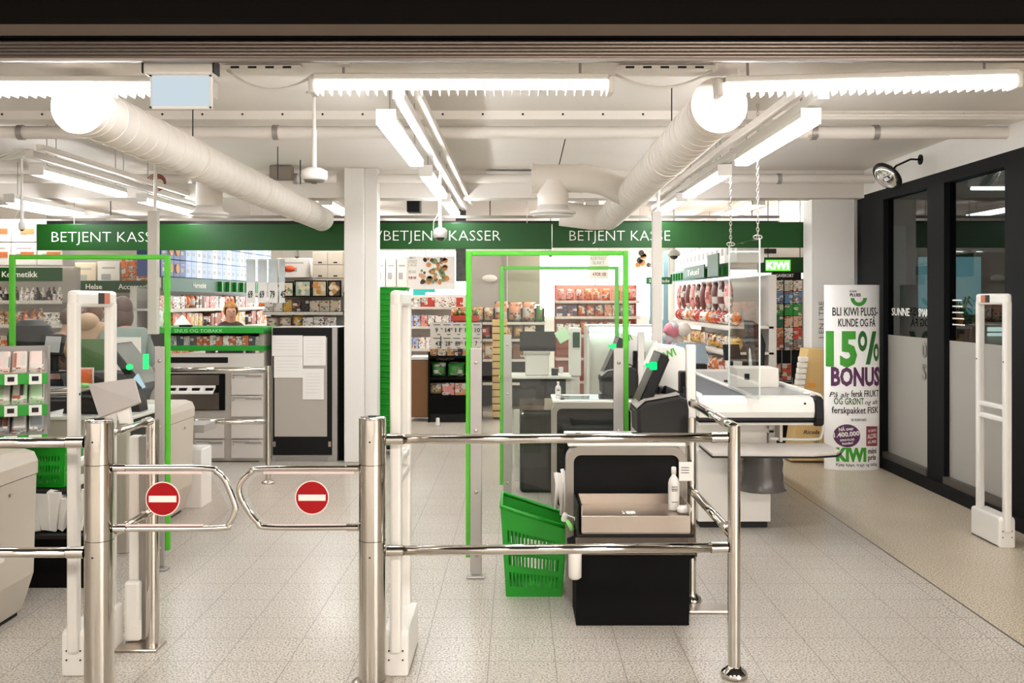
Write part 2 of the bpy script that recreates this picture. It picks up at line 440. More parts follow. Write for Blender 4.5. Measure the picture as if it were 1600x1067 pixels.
# pillars and beams
struct('trim_1', cream, ('box', -9, WR, 9.95, 10.25, 2.67, 2.95))
struct('wall_pillar_right', white, ('box', 3.06, 3.5, 10.1, 10.4, 0, 2.67))
struct('wall_pillar_middle', wplast, ('box', -1.73, -1.53, 9.72, 9.94, 0, 2.95, 0, .012), ('box', -1.53, -1.40, 9.76, 9.94, 0, 2.95, 0, .008))
struct('trim_2', cream, ('box', -9, WR, 4.03, 4.75, 2.72, 2.95), ('box', -9, WR, 4.44, 4.45, 2.713, 2.72))
struct('trim_3', cream, ('box', -9, WR, 6.8, 7.0, 2.89, 2.95), *[('cyl', (-5+.28*k, 6.797, 2.925), (-5+.28*k, 6.80, 2.925), .008, None, 1) for k in range(30)]) .data.materials.append(dgrey)
struct('trim_4', mat('fascia_board', '#0e0c0a', .9, var=.08, spec=.08), ('box', -9, 9, 3.62, 3.7, 2.677, 3.4))
struct('trim_5', mat('fascia_underside', '#6a5c50', .75), ('box', -9, 9, 3.7, 3.86, 2.677, 2.70), ('box', -9, 9, 3.86, 4.02, 2.72, 2.74))
struct('trim_light_stop', darkm, ('box', -9, 9, 3.99, 4.028, 2.61, 2.95))  # dark board added to block lamplight leaking through above the shutter
# corridor ceiling panels behind the camera
for i, x in enumerate((-3.6, 0.2, 3.6)):
    t = thing('ceiling_panel_light', 'square corridor ceiling light behind the viewer, %s of three' % ('left', 'middle', 'right')[i], 'ceiling light', (x, -.6, 3.2), 'corridor ceiling lights')
    part(t, 'frame', wplast, ('box', x-.62, x+.62, -1.22, .02, 3.24, 3.3)); part(t, 'diffuser', glow('corridor_panel', '#fff8f0', CORRIDOR), ('box', x-.6, x+.6, -1.2, 0, 3.232, 3.24))
solo('unseen_fill_panel', 'bright unseen fill panel across the corridor behind the viewer, added to light the right side', 'fill light', glow('right_fill_glow', '#fff8f0', 4.5), ('box', 2.6, 8.4, -2.99, -2.95, .3, 2.7))  # glowing panel out of view, added to brighten camera-facing things at right
solo('unseen_fill_panel', 'wide dim unseen panel across the corridor behind the viewer, added for reflections, left of the bright one', 'fill light', glow('chrome_reflection_glow', '#fff4e8', .8), ('box', -8.6, 2.2, -2.99, -2.95, .02, 2.7))  # dim glowing panel out of view, added for the chrome to reflect
# roller shutter drawn up into the head of the opening
sh = thing('roller_shutter', 'grey ribbed roller shutter drawn up across the top of the opening', 'shutter', (0, 3.95, 2.6))
prof = []
for k in range(5):
    z = 2.615+.0145*k
    part(sh, 'slat', mat('shutter_aluminium', '#8f837a', .38, .8, var=.03), ('cyl', (-6, 3.95, z), (6, 3.95, z), .0078, None, 0, 10))
part(sh, 'bottom_rail', mat('shutter_aluminium', '#8f837a', .38, .8), ('box', -6, 6, 3.935, 3.965, 2.596, 2.607))
parts(sh, 'guide_rail', darkm, ('box', -6, 6, 3.93, 3.97, 2.690, 2.706), ('box', -6, 6, 3.945, 3.955, 2.708, 2.72))
# corridor beyond the glass: lamps and a lit shop front
for i, (y, z, x) in enumerate(((8.3, 3.0, 5.6), (9.4, 3.02, 5.8), (12, 3.0, 6.2))):
    t = thing('tube_lamp', ['tube lamp beyond the dark glass, nearest', 'tube lamp beyond the dark glass, middle of three', 'tube lamp far along the corridor beyond the dark glass'][i], 'lamp', (x, y, z), 'corridor tube lamps')
    part(t, 'tube', glow('corridor_tube', '#fff6ea', 14), ('cyl', (x-.6, y, z), (x+.6, y, z), .02))
    part(t, 'housing', wplast, ('box', x-.62, x+.62, y-.04, y+.04, z+.022, 3.3))
solo('shop_front_panel', 'pale blue lit panel seen through the dark glass wall', 'panel', glow('blue_shopfront', '#86b3bd', 1.0), ('box', 5.4, 6.2, 13.0, 13.1, 0, 2.2))
solo('brick_planter', 'brown brick planter beyond the dark glass', 'planter', mat('brown_brick', '#6f5544', .8, var=.3, scale=25), ('box', 4.6, 5.9, 11.0, 11.6, 0, 1.45, 0, .01))
b = MB()
for k in range(26):
    a = k*2.4; r = .18+.12*RND.random(); h = .12+.22*RND.random(); c = Vector((4.45, 9.9, 1.32))
    b.tube([c, c+Vector((r*.5*math.cos(a), r*.5*math.sin(a), h)), c+Vector((r*math.cos(a), r*math.sin(a), h*.5))], [.008, .014, .002], 0, 5)
pl = thing('potted_plant', 'green spiky potted plant behind the dark glass by the totem', 'plant', (4.45, 9.9, 0))
b.build('foliage', mat('spider_leaf', '#4fae6a', .5, var=.3, scale=20), pl)
part(pl, 'pot', dgrey, ('lathe', [(.1, 0), (.14, 1.3), (.12, 1.3), (.02, 1.28)], (4.45, 9.9, 0)))
# ================================================================== CEILING FITTINGS
def louvre(cx, Y, z, L, rot, label):
    t = thing('batten_light', label, 'ceiling light', (0, 0, 0), 'louvred lamps inside the opening')
    part(t, 'housing', wplast, ('box', -L/2, L/2, -.085, .085, .024, .05, 0, .006), ('box', -L/2-.03, -L/2, -.055, .055, -.03, .05, 0, .01), ('box', L/2, L/2+.03, -.055, .055, -.03, .05, 0, .01))
    parts(t, 'tube', bare_tube, ('cyl', (-L/2+.01, -.022, .009), (L/2-.01, -.022, .009), .010), ('cyl', (-L/2+.01, .022, .009), (L/2-.01, .022, .009), .010))
    n = int(L/.04)
    part(t, 'louvre', mat('louvre_white', '#f4efe6', .3), *[('prism', [(-.05, .0), (.05, .0), (.035, -.028), (-.035, -.028)], 'x', -L/2+L*(k+.5)/n-.0015, -L/2+L*(k+.5)/n+.0015) for k in range(n)])
    parts(t, 'hanger', alu, ('cyl', (-L/2+.12, 0, .05), (-L/2+.12, 0, .125), .006), ('cyl', (L/2-.12, 0, .05), (L/2-.12, 0, .125), .006))
    t.location = (cx, Y, z); t.rotation_euler = rot
louvre(-.25, 4.4, 2.585, 1.31, (0, 0, 0), 'louvred fluorescent batten in the middle of the front row')
louvre(-2.05, 4.4, 2.575, 1.31, (0, math.radians(.2), 0), 'louvred fluorescent batten at the left of the front row')
louvre(1.58, 4.4, 2.59, 1.31, (0, math.radians(-1.6), 0), 'louvred fluorescent batten at the right of the front row')
def strip(X, y0, y1, z, label, group, on=tube_on, w=.1):
    t = thing('strip_light', label, 'ceiling light', (X, (y0+y1)/2, z), group)
    part(t, 'housing', wplast, ('prism', [(X-w/2, z+.022), (X+w/2, z+.022), (X+w*.33, z+.07), (X-w*.33, z+.07)], 'y', y0, y1, 0))
    part(t, 'diffuser', on, ('box', X-w/2+.006, X+w/2-.006, y0+.01, y1-.01, z-.014, z+.022))
    part(t, 'end_cap', wplast, ('box', X-w/2-.004, X+w/2+.004, y0-.012, y0, z-.016, z+.072, 0, .004))
    parts(t, 'hanger', alu, *[('cyl', (X, y, z+.07), (X, y, 2.67 if 9.9 < y < 10.3 else 2.95), .004) for y in (y0+.15, y1-.15)])
    return t
def track(X, y0, y1, z, label, side=1):
    t = thing('lighting_track', label, 'track', (X, y0, z), 'lighting tracks')
    part(t, 'rail', wplast, ('box', X-.03, X+.03, y0, y1, z, z+.05, 0, .004))
    part(t, 'side_rail', cream, ('box', X+side*.05, X+side*.10, y0, y1, z+.05, z+.09))
    top = 2.95
    parts(t, 'hanger', alu, *[('cyl', (X, y, z+.05), (X, y, top), .004) for y in (y0+.4, (y0+y1)/2-.4, y1-.4) if not 9.8 < y < 10.4])
SG = 'strip lights under the ceiling tracks'
for (x, y0, y1, lb) in ((-.69, 5.12, 6.69, 'strip light on the middle track, nearest'), (-.68, 7.25, 8.8, 'strip light on the middle track, second from the front'), (-.675, 9.15, 10.7, 'strip light on the middle track, furthest, just above the green sign'),
        (1.535, 5.09, 6.66, 'strip light on the right track by the chains, nearest'), (1.535, 7.2, 8.75, 'strip light on the right track, second from the front'), (1.535, 9.1, 10.65, 'strip light on the right track, furthest'),
        (-3.53, 7.15, 8.7, 'long strip light at left beyond the duct, nearest'), (-3.53, 9.15, 10.7, 'strip light at left just right of the pipe drop, further back'),
        (-4.75, 6.2, 7.6, 'strip light cut by the left edge of the view'), (-4.8, 9.2, 10.7, 'strip light above the left shelves beyond the sign')):
    strip(x, y0, y1, 2.56, lb, SG)
track(-.60, 4.9, 11.0, 2.64, 'white lighting track in the middle between the ducts')
track(1.545, 4.9, 11.0, 2.64, 'white lighting track at right by the hanging chains', -1)
track(-3.46, 6.9, 11.0, 2.64, 'white lighting track at left beyond the long duct')
# panels over the shop floor behind the sign
for x in (-6.2, -2.3, .9, 2.9):
    for j, y in enumerate((12.6, 15.4, 18.6)):
        strip(x, y-.9, y+.9, 2.78, 'lit strip over the shop floor beyond the green sign, %s, %s row' % ({-6.2: 'far left', -2.3: 'left of middle', .9: 'right of middle', 2.9: 'far right'}[x], ('front', 'middle', 'back')[j]), 'strip lights over the shop floor', panel_on, .16)
# ---- ducts
def duct(name, label, p, q, r, seams, cap_mat=ductw):
    p, q = Vector(p), Vector(q); d = (q-p).normalized()
    t = thing(name, label, 'duct', p)
    L = (q-p).length
    part(t, 'tube', ductw, ('cyl', p, q, r, None, 0, 40), *[('cyl', p+d*(.12+k*.14), p+d*(.126+k*.14), r+.0025, None, 0, 40) for k in range(int((L-.2)/.14))])
    parts(t, 'seam_ring', ductw, *[('cyl', p+d*x, p+d*(x+.03), r+.006, None, 0, 40) for x in seams])
    part(t, 'end_cap', cap_mat, ('cyl', p-d*.012, p+d*.02, r+.008, None, 0, 40))
    return t
R1 = .125
lc = at(125, 166, 4.6); rc = at(1123, 165, 4.6)
d1 = duct('ventilation_duct', 'fat white spiral duct running back from the upper left', lc, (lc.x, 10.3, lc.z-.06), R1, (.05, 1.55, 3.1, 4.6))
part(d1, 'far_cap', ductw, ('lathe', [(R1+.004, 0), (R1*.9, .05), (R1*.5, .09), (0, .1)], (0, 0, 0), 0, 32, TR(lc.x, 10.29, lc.z-.06) @ RX(-90)))
def diffuser(t, x, y, z1, z0, r):
    part(t, 'drop', ductw, ('cyl', (x, y, z0+.05), (x, y, z1), r, None, 0, 28), ('cyl', (x, y, z1-.13), (x, y, z1-.11), r+.006, None, 0, 28))
    part(t, 'diffuser', wplast, ('lathe', [(r, .09), (r*1.1, .05), (r*1.5, .035), (r*1.5, .02), (r*1.1, .02), (r*1.1, .012), (0.0, .012)], (x, y, z0), 0, 28),
         ('lathe', [(0, .0), (r*1.35, .0), (r*1.35, .008), (0, .008)], (x, y, z0), 0, 28))
yb = 7.6; bx = at(327, 300, yb).x
part(d1, 'branch', ductw, ('cyl', (bx, yb, lc.z+.02), (lc.x-.05, yb, lc.z+.02), .10, None, 0, 24), ('sph', (bx, yb, lc.z+.02), .105))
diffuser(d1, bx, yb, lc.z, 2.27, .10)
d2 = duct('ventilation_duct', 'fat white spiral duct running back from the upper right', rc, (rc.x, 10.15, rc.z-.065), R1, (.05, 1.5, 3.0, 4.5))
part(d2, 'elbow', ductw, ('tube', [Vector((rc.x, 10.0, rc.z-.06))+Vector((-.18*(1-math.cos(a)), .16*math.sin(a), 0)) for a in [PI/2*k/6 for k in range(7)]]+[(rc.x-.5, 10.15, rc.z-.02)], R1+.004, 0, 28))
yb = 8.0; bx = at(864, 300, yb).x; zb = at(864, 279, yb).z
part(d2, 'branch', ductw, ('tube', [(bx-.16, yb, zb), (bx+.28, yb, zb), (bx+.42, yb+.03, zb-.02), (bx+.60, yb+.12, zb-.1), (rc.x-.02, yb+.24, rc.z)], .115, 0, 28),
     ('cyl', (bx-.175, yb, zb), (bx-.155, yb, zb), .125, None, 0, 28), ('cyl', (bx+.22, yb, zb), (bx+.24, yb, zb), .12, None, 0, 28))
diffuser(d2, bx, yb, zb-.02, at(864, 338, yb).z, .125)
parts(d2, 'hanging_wire', dgrey, ('cyl', (bx+.05, yb, zb+.11), (bx+.1, yb-.1, 2.95), .004))
parts(d1, 'hanging_wire', dgrey, ('cyl', (lc.x, 6.2, lc.z+R1), (lc.x, 6.2, 2.95), .004), ('cyl', (lc.x, 8.4, lc.z+R1), (lc.x, 8.4, 2.95), .004))
parts(d2, 'hanging_wire', dgrey, ('cyl', (rc.x, 6.0, rc.z+R1), (rc.x, 6.0, 2.95), .004))
# ---- pipes along the beams
pipew = cream
t = thing('ceiling_pipe', 'white pipe across the ceiling behind the front lamps', 'pipe', (0, 7.06, 2.84))
part(t, 'tube', pipew, ('cyl', (-6.5, 7.06, 2.842), (WR, 7.06, 2.842), .046, None, 0, 20))
parts(t, 'clamp', alu, *[('cyl', (x-.02, 7.06, 2.842), (x+.02, 7.06, 2.842), .055, None, 0, 20) for x in (-3.6, -2.9, -1.75, 2.15, 2.6)])
part(t, 'valve', mat('aged_fitting', '#b8a590', .6, .2), ('box', 2.1, 2.18, 7.02, 7.1, 2.80, 2.94, 0, .01), ('cyl', (2.14, 7.0, 2.9), (2.14, 7.12, 2.9), .03))
t = thing('ceiling_pipe', 'white pipe across the ceiling in front of the rear beam', 'pipe', (0, 9.7, 2.85))
part(t, 'tube', pipew, ('cyl', (-6, 9.66, 2.83), (-1.8, 9.66, 2.83), .045), ('cyl', (-1.38, 9.66, 2.83), (WR, 9.66, 2.83), .045))
parts(t, 'clamp', alu, *[('cyl', (x-.02, 9.66, 2.83), (x+.02, 9.66, 2.83), .053) for x in (-3.2, -2.2, -.9, .9, 2.6)])
solo('conduit', 'thin white conduit across the ceiling right of the mirror arm', 'pipe', pipew, ('cyl', (1.9, 6.78, 2.915), (WR-.02, 6.78, 2.915), .012))
solo('junction_box', 'grey metal box on the rear pipe above the dome camera', 'box', mat('worn_metal_box', '#7d7266', .5, .4), ('box', -2.42, -2.2, 9.5, 9.6, 2.80, 2.94, 0, .01))
solo('cable_duct', 'white louvred trunking on the beam beside the middle track', 'trunking', wplast, ('box', -.32, .55, 9.85, 9.94, 2.86, 2.93, 0, .006), *[('box', -.05+.05*k, -.02+.05*k, 9.845, 9.852, 2.875, 2.915) for k in range(10)])
pc = at(325, 113, 4.5)
solo('cable_tray', 'slim white slotted cable tray left of the middle batten', 'tray', [wplast, dgrey], ('box', -1.36, -1.0, 4.48, 4.54, 2.69, 2.71), *[('box', -1.32+.08*k, -1.28+.08*k, 4.479, 4.481, 2.695, 2.705, 1) for k in range(4)])
solo('cable_tray', 'slim white slotted cable tray right of the middle batten', 'tray', [wplast, dgrey], ('box', .47, .92, 4.48, 4.54, 2.69, 2.71), *[('box', .5+.08*k, .54+.08*k, 4.479, 4.481, 2.695, 2.705, 1) for k in range(5)])
def sag(a, b, s, n=10):
    a, b = Vector(a), Vector(b)
    return [a.lerp(b, k/n)-Vector((0, 0, s*4*(k/n)*(1-k/n))) for k in range(n+1)]
solo('cable', 'sagging white cable between the blank lit sign and the middle batten', 'cable', wplast, ('tube', sag((-1.34, 4.5, 2.69), (-.93, 4.45, 2.66), .08), .006, 0, 6))
solo('cable', 'sagging white cable between the middle batten and the right duct', 'cable', wplast, ('tube', sag((.45, 4.45, 2.66), (.9, 4.5, 2.69), .07), .006, 0, 6))
solo('sensor_box', 'small white box under the front beam left of the middle', 'box', [wplast, dgrey], ('box', -.80, -.74, 4.30, 4.36, 2.67, 2.72, 0, .006), ('cyl', (-.77, 4.299, 2.69), (-.77, 4.301, 2.69), .006, None, 1))
b = MB()
for k in range(7):
    a = Vector((-4.0+.04*k, 7.0, 2.66)); b.tube(sag(a, (-3.55+.02*k, 6.9, 2.70), .03+.02*RND.random(), 6), .006, 0, 5)
tag(b.build('cable_bundle', wplast), 'tangled white cables at the near end of the left strip light', 'cable')
for (cx, cy, cz, lb) in ((2.12-.5, 8.2, 2.72, 'coiled cable loop above the right track by the chains'), (-3.45, 9.3, 2.75, 'reddish cable hanging above the left track')):
    b = MB()
    for k in range(4):
        r = .09-.012*k
        b.tube([Vector((cx+r*math.cos(a), cy+.02*k, cz+r*.9*math.sin(a))) for a in [2*PI*i/16 for i in range(16)]], .006, 0, 5, True)
    tag(b.build('cable_coil', mat('rusty_cable', '#8f4a30', .6) if 'red' in lb else wplast), lb, 'cable')
solo('hanging_hook', 'thin dark hanging rod in the left of the ceiling by the pipe', 'rod', dgrey, ('cyl', (-2.05, 9.2, 2.72), (-2.05, 9.2, 2.95), .005))
# ---- blank lit sign box hanging under the opening
t = thing('lit_sign_box', 'blank pale blue lit sign hanging under the roller shutter', 'sign', at(281, 118, 4.08))
a, b_ = at(233, 170, 4.08), at(331, 117, 4.08)
part(t, 'housing', wplast, ('box', a.x-.02, b_.x+.01, 4.06, 4.14, b_.z, b_.z+.05, 0, .01), ('box', a.x, b_.x, 4.085, 4.10, a.z, b_.z+.004, 0, .004))
parts(t, 'hood_edge', dgrey, ('box', a.x-.024, a.x-.02, 4.06, 4.14, b_.z+.005, b_.z+.06), ('box', b_.x+.01, b_.x+.015, 4.06, 4.14, b_.z+.005, b_.z+.06))
part(t, 'panel', glow('blank_sign_light', '#dcebf4', .40), ('box', a.x+.012, b_.x-.012, 4.078, 4.086, a.z+.012, b_.z-.006))
parts(t, 'screw', dgrey, *[('cyl', (x, 4.075, z), (x, 4.086, z), .004) for x in (a.x+.006, b_.x-.006) for z in (a.z+.006, b_.z-.003)])
parts(t, 'hanger', wplast, ('box', a.x+.02, a.x+.04, 4.09, 4.11, b_.z+.05, 2.72), ('box', b_.x-.05, b_.x-.03, 4.09, 4.11, b_.z+.05, 2.72))
# ---- dome cameras
def dome(loc, top, r, label, black_ball=True):
    t = thing('dome_camera', label, 'camera', loc); x, y, z = loc
    part(t, 'housing', wplast, ('lathe', [(0, .055), (r*.55, .055), (r*.98, .035), (r, 0), (r*.92, -.022), (0, -.022)], (x, y, z), 0, 24))
    if black_ball: part(t, 'dome', mat('smoked_dome', '#1c1a19', .08, coat=1), ('sph', (x, y, z-.018), (r*.68, r*.68, r*.62)))
    else: part(t, 'dome', mat('grey_grille', '#6d645a', .5), ('lathe', [(r*.8, -.022), (r*.7, -.034), (r*.2, -.034), (r*.2, -.045), (0, -.045)], (x, y, z), 0, 20))
    part(t, 'pole', wplast, ('cyl', (x, y, z+.05), (x, y, top), .011), ('lathe', [(.055, top-.012), (.05, top), (0, top)], (x, y, 0), 0, 20), ('cyl', (x, y, z+.05), (x, y, z+.3), .016))
    if black_ball: part(t, 'cable', wplast, ('tube', [(x-.005, y-.02, z+.18), (x-.05, y-.02, z+.10), (x-.055, y, z+.04)], .004, 0, 6))
    return t
c = at(491, 276, 6.2); dome((c.x, 6.2, c.z), 2.95, .085, 'white dome camera on a ceiling pole left of the middle', False)
c = at(688, 367, 7.6); dome((c.x, 7.6, c.z), 2.95, .056, 'white camera with black ball in front of the word KASSER')
c = at(1053, 397, 11.5); dome((c.x, 11.5, c.z), 2.95, .075, 'white camera with black ball beyond the sign at right')
c = at(34, 355, 9.0); dome((c.x, 9.0, c.z), 2.95, .03, 'small camera hanging at the far left')
c = at(860, 397, 11.3); dome((c.x, 11.3, c.z), 2.95, .03, 'tiny camera on a thin rod above the middle frame')
c = at(464, 398, 11.0); dome((c.x, 11.0, c.z), 2.95, .03, 'tiny camera on a thin rod beyond the left duct', False)
# ---- convex mirror
m0 = Vector((WR, 8.55, 2.86)); mc = at(1386, 276, 8.3)
t = thing('convex_mirror', 'round convex security mirror on a black arm by the glass wall', 'mirror', m0)
nrm = Vector((-.60, -.22, -.55)).normalized(); T = TR(*mc) @ nrm.to_track_quat('Z', 'Y').to_matrix().to_4x4()
part(t, 'mirror_face', mirror, ('lathe', [(.132, 0), (.10, .028), (.06, .042), (0, .05)], (0, 0, 0), 0, 28, T))
part(t, 'rim', black, ('lathe', [(.128, .0), (.139, .004), (.139, -.012), (.10, -.03), (0, -.036)], (0, 0, 0), 0, 28, T))
part(t, 'arm', black, ('tube', [m0, m0+Vector((-.1, -.02, .0)), mc+Vector((.10, .06, .10)), mc-nrm*.03], .009, 0, 8))
part(t, 'wall_plate', black, ('cyl', m0, m0-Vector((.012, 0, 0)), .045))
# ================================================================== HANGING SIGNS
def sign(x0, x1, y0, y1, Y, txt, tx, tz, cap, w, label, name='hanging_sign', grp=None, n=2):
    a, b = at(x0, y1, Y), at(x1, y0, Y)
    t = thing(name, label, 'sign', ((a.x+b.x)/2, Y, a.z), grp)
    part(t, 'board', gsign, ('box', a.x, b.x, Y, Y+.03, a.z, b.z, 0, .003))
    if txt:
        part(t, 'lettering', ltext, *[('text', s, (at(q, 0, Y).x, Y-.0015, at(0, tz, Y).z), cap, 0, ww, 1, -.018) for s, q, ww in txt], label='white lettering')
    parts(t, 'hanger', alu, *[('cyl', (x, Y+.015, b.z), (x, Y+.015, 2.95), .004) for x in (a.x+(b.x-a.x)*.12, b.x-(b.x-a.x)*.12)])
    return t
K = 10.45/FPX
SY = 10.45
sign(57, 539, 350, 391, SY, [('BETJENT KASSE', 81, 168*K)], 0, 378, 16*K, 0, 'green hanging sign reading BETJENT KASSE at left, beyond the white post')
sign(541, 862, 348, 389, SY, [('SELVBETJENT KASSER', 548, 234*K)], 0, 376, 16*K, 0, 'green hanging sign reading SELVBETJENT KASSER in the middle')
sign(863, 1265, 347, 387, SY, [('BETJENT KASSE', 890, 157*K)], 0, 376, 16*K, 0, 'green hanging sign reading BETJENT KASSE at right, before the hanging chains')
# dark steelwork behind the top of the signs
t = thing('hanging_rail', 'dark rail carrying the green signs along their top', 'rail', (0, 10.75, 2.47))
part(t, 'bar', dgrey, ('box', -5.2, 2.9, 10.75, 10.79, 2.465, 2.50)); part(t, 'upper_bar', gpowder, ('box', -5.2, 2.9, 10.75, 10.79, 2.53, 2.56))
parts(t, 'hanger', dgrey, *[('cyl', (x, 10.77, 2.56), (x, 10.77, 2.95), .005) for x in (-4.5, -2.6, -.3, 1.2, 2.6)])
solo('ceiling_unit', 'black box under the ceiling beyond the column, above the sign', 'box', black, ('box', -1.25, -1.1, 11.0, 11.2, 2.62, 2.8, 0, .01))
# tall white camera posts hanging at the tills
for x, y, zt, zb, lb in ((240, 7.2, 2.95, at(0, 522, 7.2).z, 'white square post standing up through the left glass'), (1026, 7.4, 2.95, at(0, 532, 7.4).z, 'white square post hanging through the last letters of the right sign')):
    c = at(x, 0, y)
    t = thing('square_post', lb, 'post', (c.x, y, zb))
    part(t, 'tube', mat('post_paint', '#bdb6ac', .5), ('box', c.x-.035, c.x+.035, y-.03, y+.03, zb, at(0, 330, y).z, 0, .004))
    part(t, 'upper_rod', wplast, ('cyl', (c.x+.01, y, at(0, 332, y).z), (c.x+.02, y, 2.95), .013))
# ---- clear screen on chains
t = thing('hanging_screen', 'clear plastic screen hung on two chains over the right conveyor', 'screen', (1.62, 6.95, .965))
part(t, 'sheet', plexi, ('box', 1.617, 1.623, 6.5, 7.43, .965, 2.04))
parts(t, 'edge', clear('acrylic_edge', '#ffffff', .6, body=.65, bodycol='#eef2ee'), ('box', 1.615, 1.625, 6.495, 6.502, .965, 2.04), ('box', 1.615, 1.625, 7.428, 7.435, .965, 2.04), ('box', 1.615, 1.625, 6.5, 7.43, .962, .968))
for y in (6.55, 7.38):
    b = MB(); z = 2.05; k = 0
    while z < 2.94:
        T = TR(1.62, y, z) @ RZ(90*(k % 2))
        b.tube([T @ Vector((.008*math.cos(a), 0, .017*math.sin(a))) for a in [2*PI*i/8 for i in range(8)]], .0028, 0, 4, True)
        z += .026; k += 1
    b.build('chain', mat('zinc_chain', '#b9b1a6', .35, .8), t)
    part(t, 'shackle', alu, ('tube', [(1.62+.03*math.cos(a), y, 2.05+.014*math.sin(a)) for a in [2*PI*i/12 for i in range(12)]], .004, 0, 5, True))
# ================================================================== GATES AND RAILS
Y1, Y2, Y4 = 3.97, 4.14, 4.2
g1 = at(155, 0, Y1).x; g2 = at(582, 0, Y2).x; g3 = at(1147, 0, Y4).x
def smooth_path(pts, n=5):
    pts = [Vector(p) for p in pts]; P = [pts[0]]+pts+[pts[-1]]; out = []
    for i in range(1, len(P)-2):
        for k in range(n):
            u = k/n; a, b, c, d = P[i-1:i+3]
            out.append(.5*((2*b)+(c-a)*u+(2*a-5*b+4*c-d)*u*u+(3*b-a-3*c+d)*u**3))
    out.append(pts[-1]); return out
def gate(x, Y, top, side, pxs, label, stc, label2):
    t = thing('gate_post', label, 'gate post', (x, Y, 0))
    r = .0575
    part(t, 'post', chrome, ('cyl', (x, Y, 0.004), (x, Y, top-.01), r, None, 0, 48), ('lathe', [(r, 0), (r*.97, .007), (r*.9, .01), (0, .01)], (x, Y, top-.01), 0, 48))
    part(t, 'cap_screw', dgrey, ('cyl', (x, Y, top), (x, Y, top+.004), .02))
    parts(t, 'joint_ring', dgrey, *[('cyl', (x, Y, z), (x, Y, z+.0025), r+.0004, None, 0, 48) for z in (at(0, 725, Y).z, at(0, 843, Y).z)])
    part(t, 'base_flange', steel, ('lathe', [(r+.03, 0), (r+.03, .006), (r+.004, .014), (r, .014)], (x, Y, 0), 0, 36))
    parts(t, 'rivet', dgrey, *[('cyl', (x-.003, Y-r-.001, z), (x-.003, Y-r+.004, z), .004, None, 0, 8) for z in (at(0, 688, Y).z, at(0, 866, Y).z)])
    g = thing('swing_gate', label2, 'gate', (x+side*.06, Y, at(0, 780, Y).z))
    path = [at(a, b, Y-.005) for a, b in pxs]
    part(g, 'loop', chrome, ('tube', smooth_path(path), .0125, 0, 14))
    parts(g, 'sleeve', chrome, *[('cyl', path[i], path[i]+Vector((side*.05, 0, 0)), .016) for i in (0, -1)])
    xs = sorted((at(pxs[1][0], 0, Y).x, x+side*.075))
    z1, z0 = at(0, 738, Y).z, at(0, 821, Y).z
    ins = [at(a, b, Y).to_tuple() for a, b in stc['poly']]
    part(g, 'acrylic_panel', plexig, ('prism', [(p[0], p[2]) for p in ins], 'y', Y-.004, Y+.002))
    parts(g, 'panel_channel', mat('channel_plastic', '#d3bdb8', .35), ('box', xs[0], xs[1], Y-.011, Y+.005, z1-.006, z1+.006, 0, .003), ('box', xs[0], xs[1], Y-.011, Y+.005, z0-.006, z0+.006, 0, .003))
    c = at(stc['c'][0], stc['c'][1], Y)
    s = part(g, 'no_entry_disc', red, ('cyl', (c.x, Y-.0055, c.z), (c.x, Y-.0065, c.z), stc['r'], None, 0, 48), label='red no-entry disc')
    part(g, 'disc_border', pinkw, ('cyl', (c.x, Y-.0042, c.z), (c.x, Y-.0052, c.z), stc['r']+.004, None, 0, 48))
    part(s, 'white_bar', pinkw, ('box', c.x-stc['r']*.85, c.x+stc['r']*.85, Y-.0075, Y-.0066, c.z-.013, c.z+.013), label='white bar')
gate(g1, Y1, at(0, 655, Y1).z, 1, [(178, 731), (318, 731), (340, 738), (353, 752), (367, 787), (367, 800), (358, 818), (340, 825), (178, 826)],
     'chrome gate post at left carrying a no-entry swing arm', dict(c=(255, 779), r=.066, poly=[(192, 737), (312, 737), (330, 744), (345, 770), (357, 797), (346, 815), (330, 820), (192, 820)]), 'left chrome swing arm with red no-entry disc')
gate(g2, Y2, at(0, 651, Y2).z, -1, [(560, 731), (412, 732), (392, 738), (377, 753), (374, 770), (384, 792), (402, 815), (422, 824), (560, 824)],
     'chrome gate post in the middle carrying a no-entry swing arm', dict(c=(488, 777), r=.068, poly=[(547, 738), (422, 738), (400, 744), (388, 757), (388, 775), (400, 797), (415, 814), (430, 819), (547, 819)]), 'right chrome swing arm with red no-entry disc, by the middle post')
def rail(name, pts, label, r=.021, sleeve=True):
    t = thing(name, label, 'rail', (Vector(pts[0])+Vector(pts[-1]))/2, None)
    part(t, 'tube', chrome, ('tube', pts, r, 0, 20))
    a, b = Vector(pts[0]), Vector(pts[-1]); d = (b-a).normalized()
    if sleeve: parts(t, 'sleeve', chrome, ('cyl', a, a+d*.07, r+.003, None, 0, 20), ('cyl', b-d*.07, b, r+.003, None, 0, 20))
for z, lb in ((685, 'upper'), (858, 'lower')):
    zz = at(0, z, 4.17).z
    rail('guard_rail', [(g2+.06, Y2+.005, zz), (g3-.03, Y4, zz)], '%s chrome guard rail from the middle gate post to the right post' % lb)
    zz = at(0, 691 if lb == 'upper' else 863, Y1).z
    rail('guard_rail', [(g1-.3-1.2, Y1, zz), (g1-.06, Y1, zz)], '%s chrome guard rail leaving the picture at left' % lb)
YR = 5.24; xr = g3+.003
zu, zl = at(0, 685, Y4).z, at(0, 856, Y4).z
for z, lb in ((zu+.045, 'upper'), (zl+.045, 'lower')):
    rail('guard_rail', [(xr, Y4+.032, z), (xr, YR-.028, z)], '%s chrome rail running back from the right post towards the conveyor' % lb, .021)
YL = 4.56
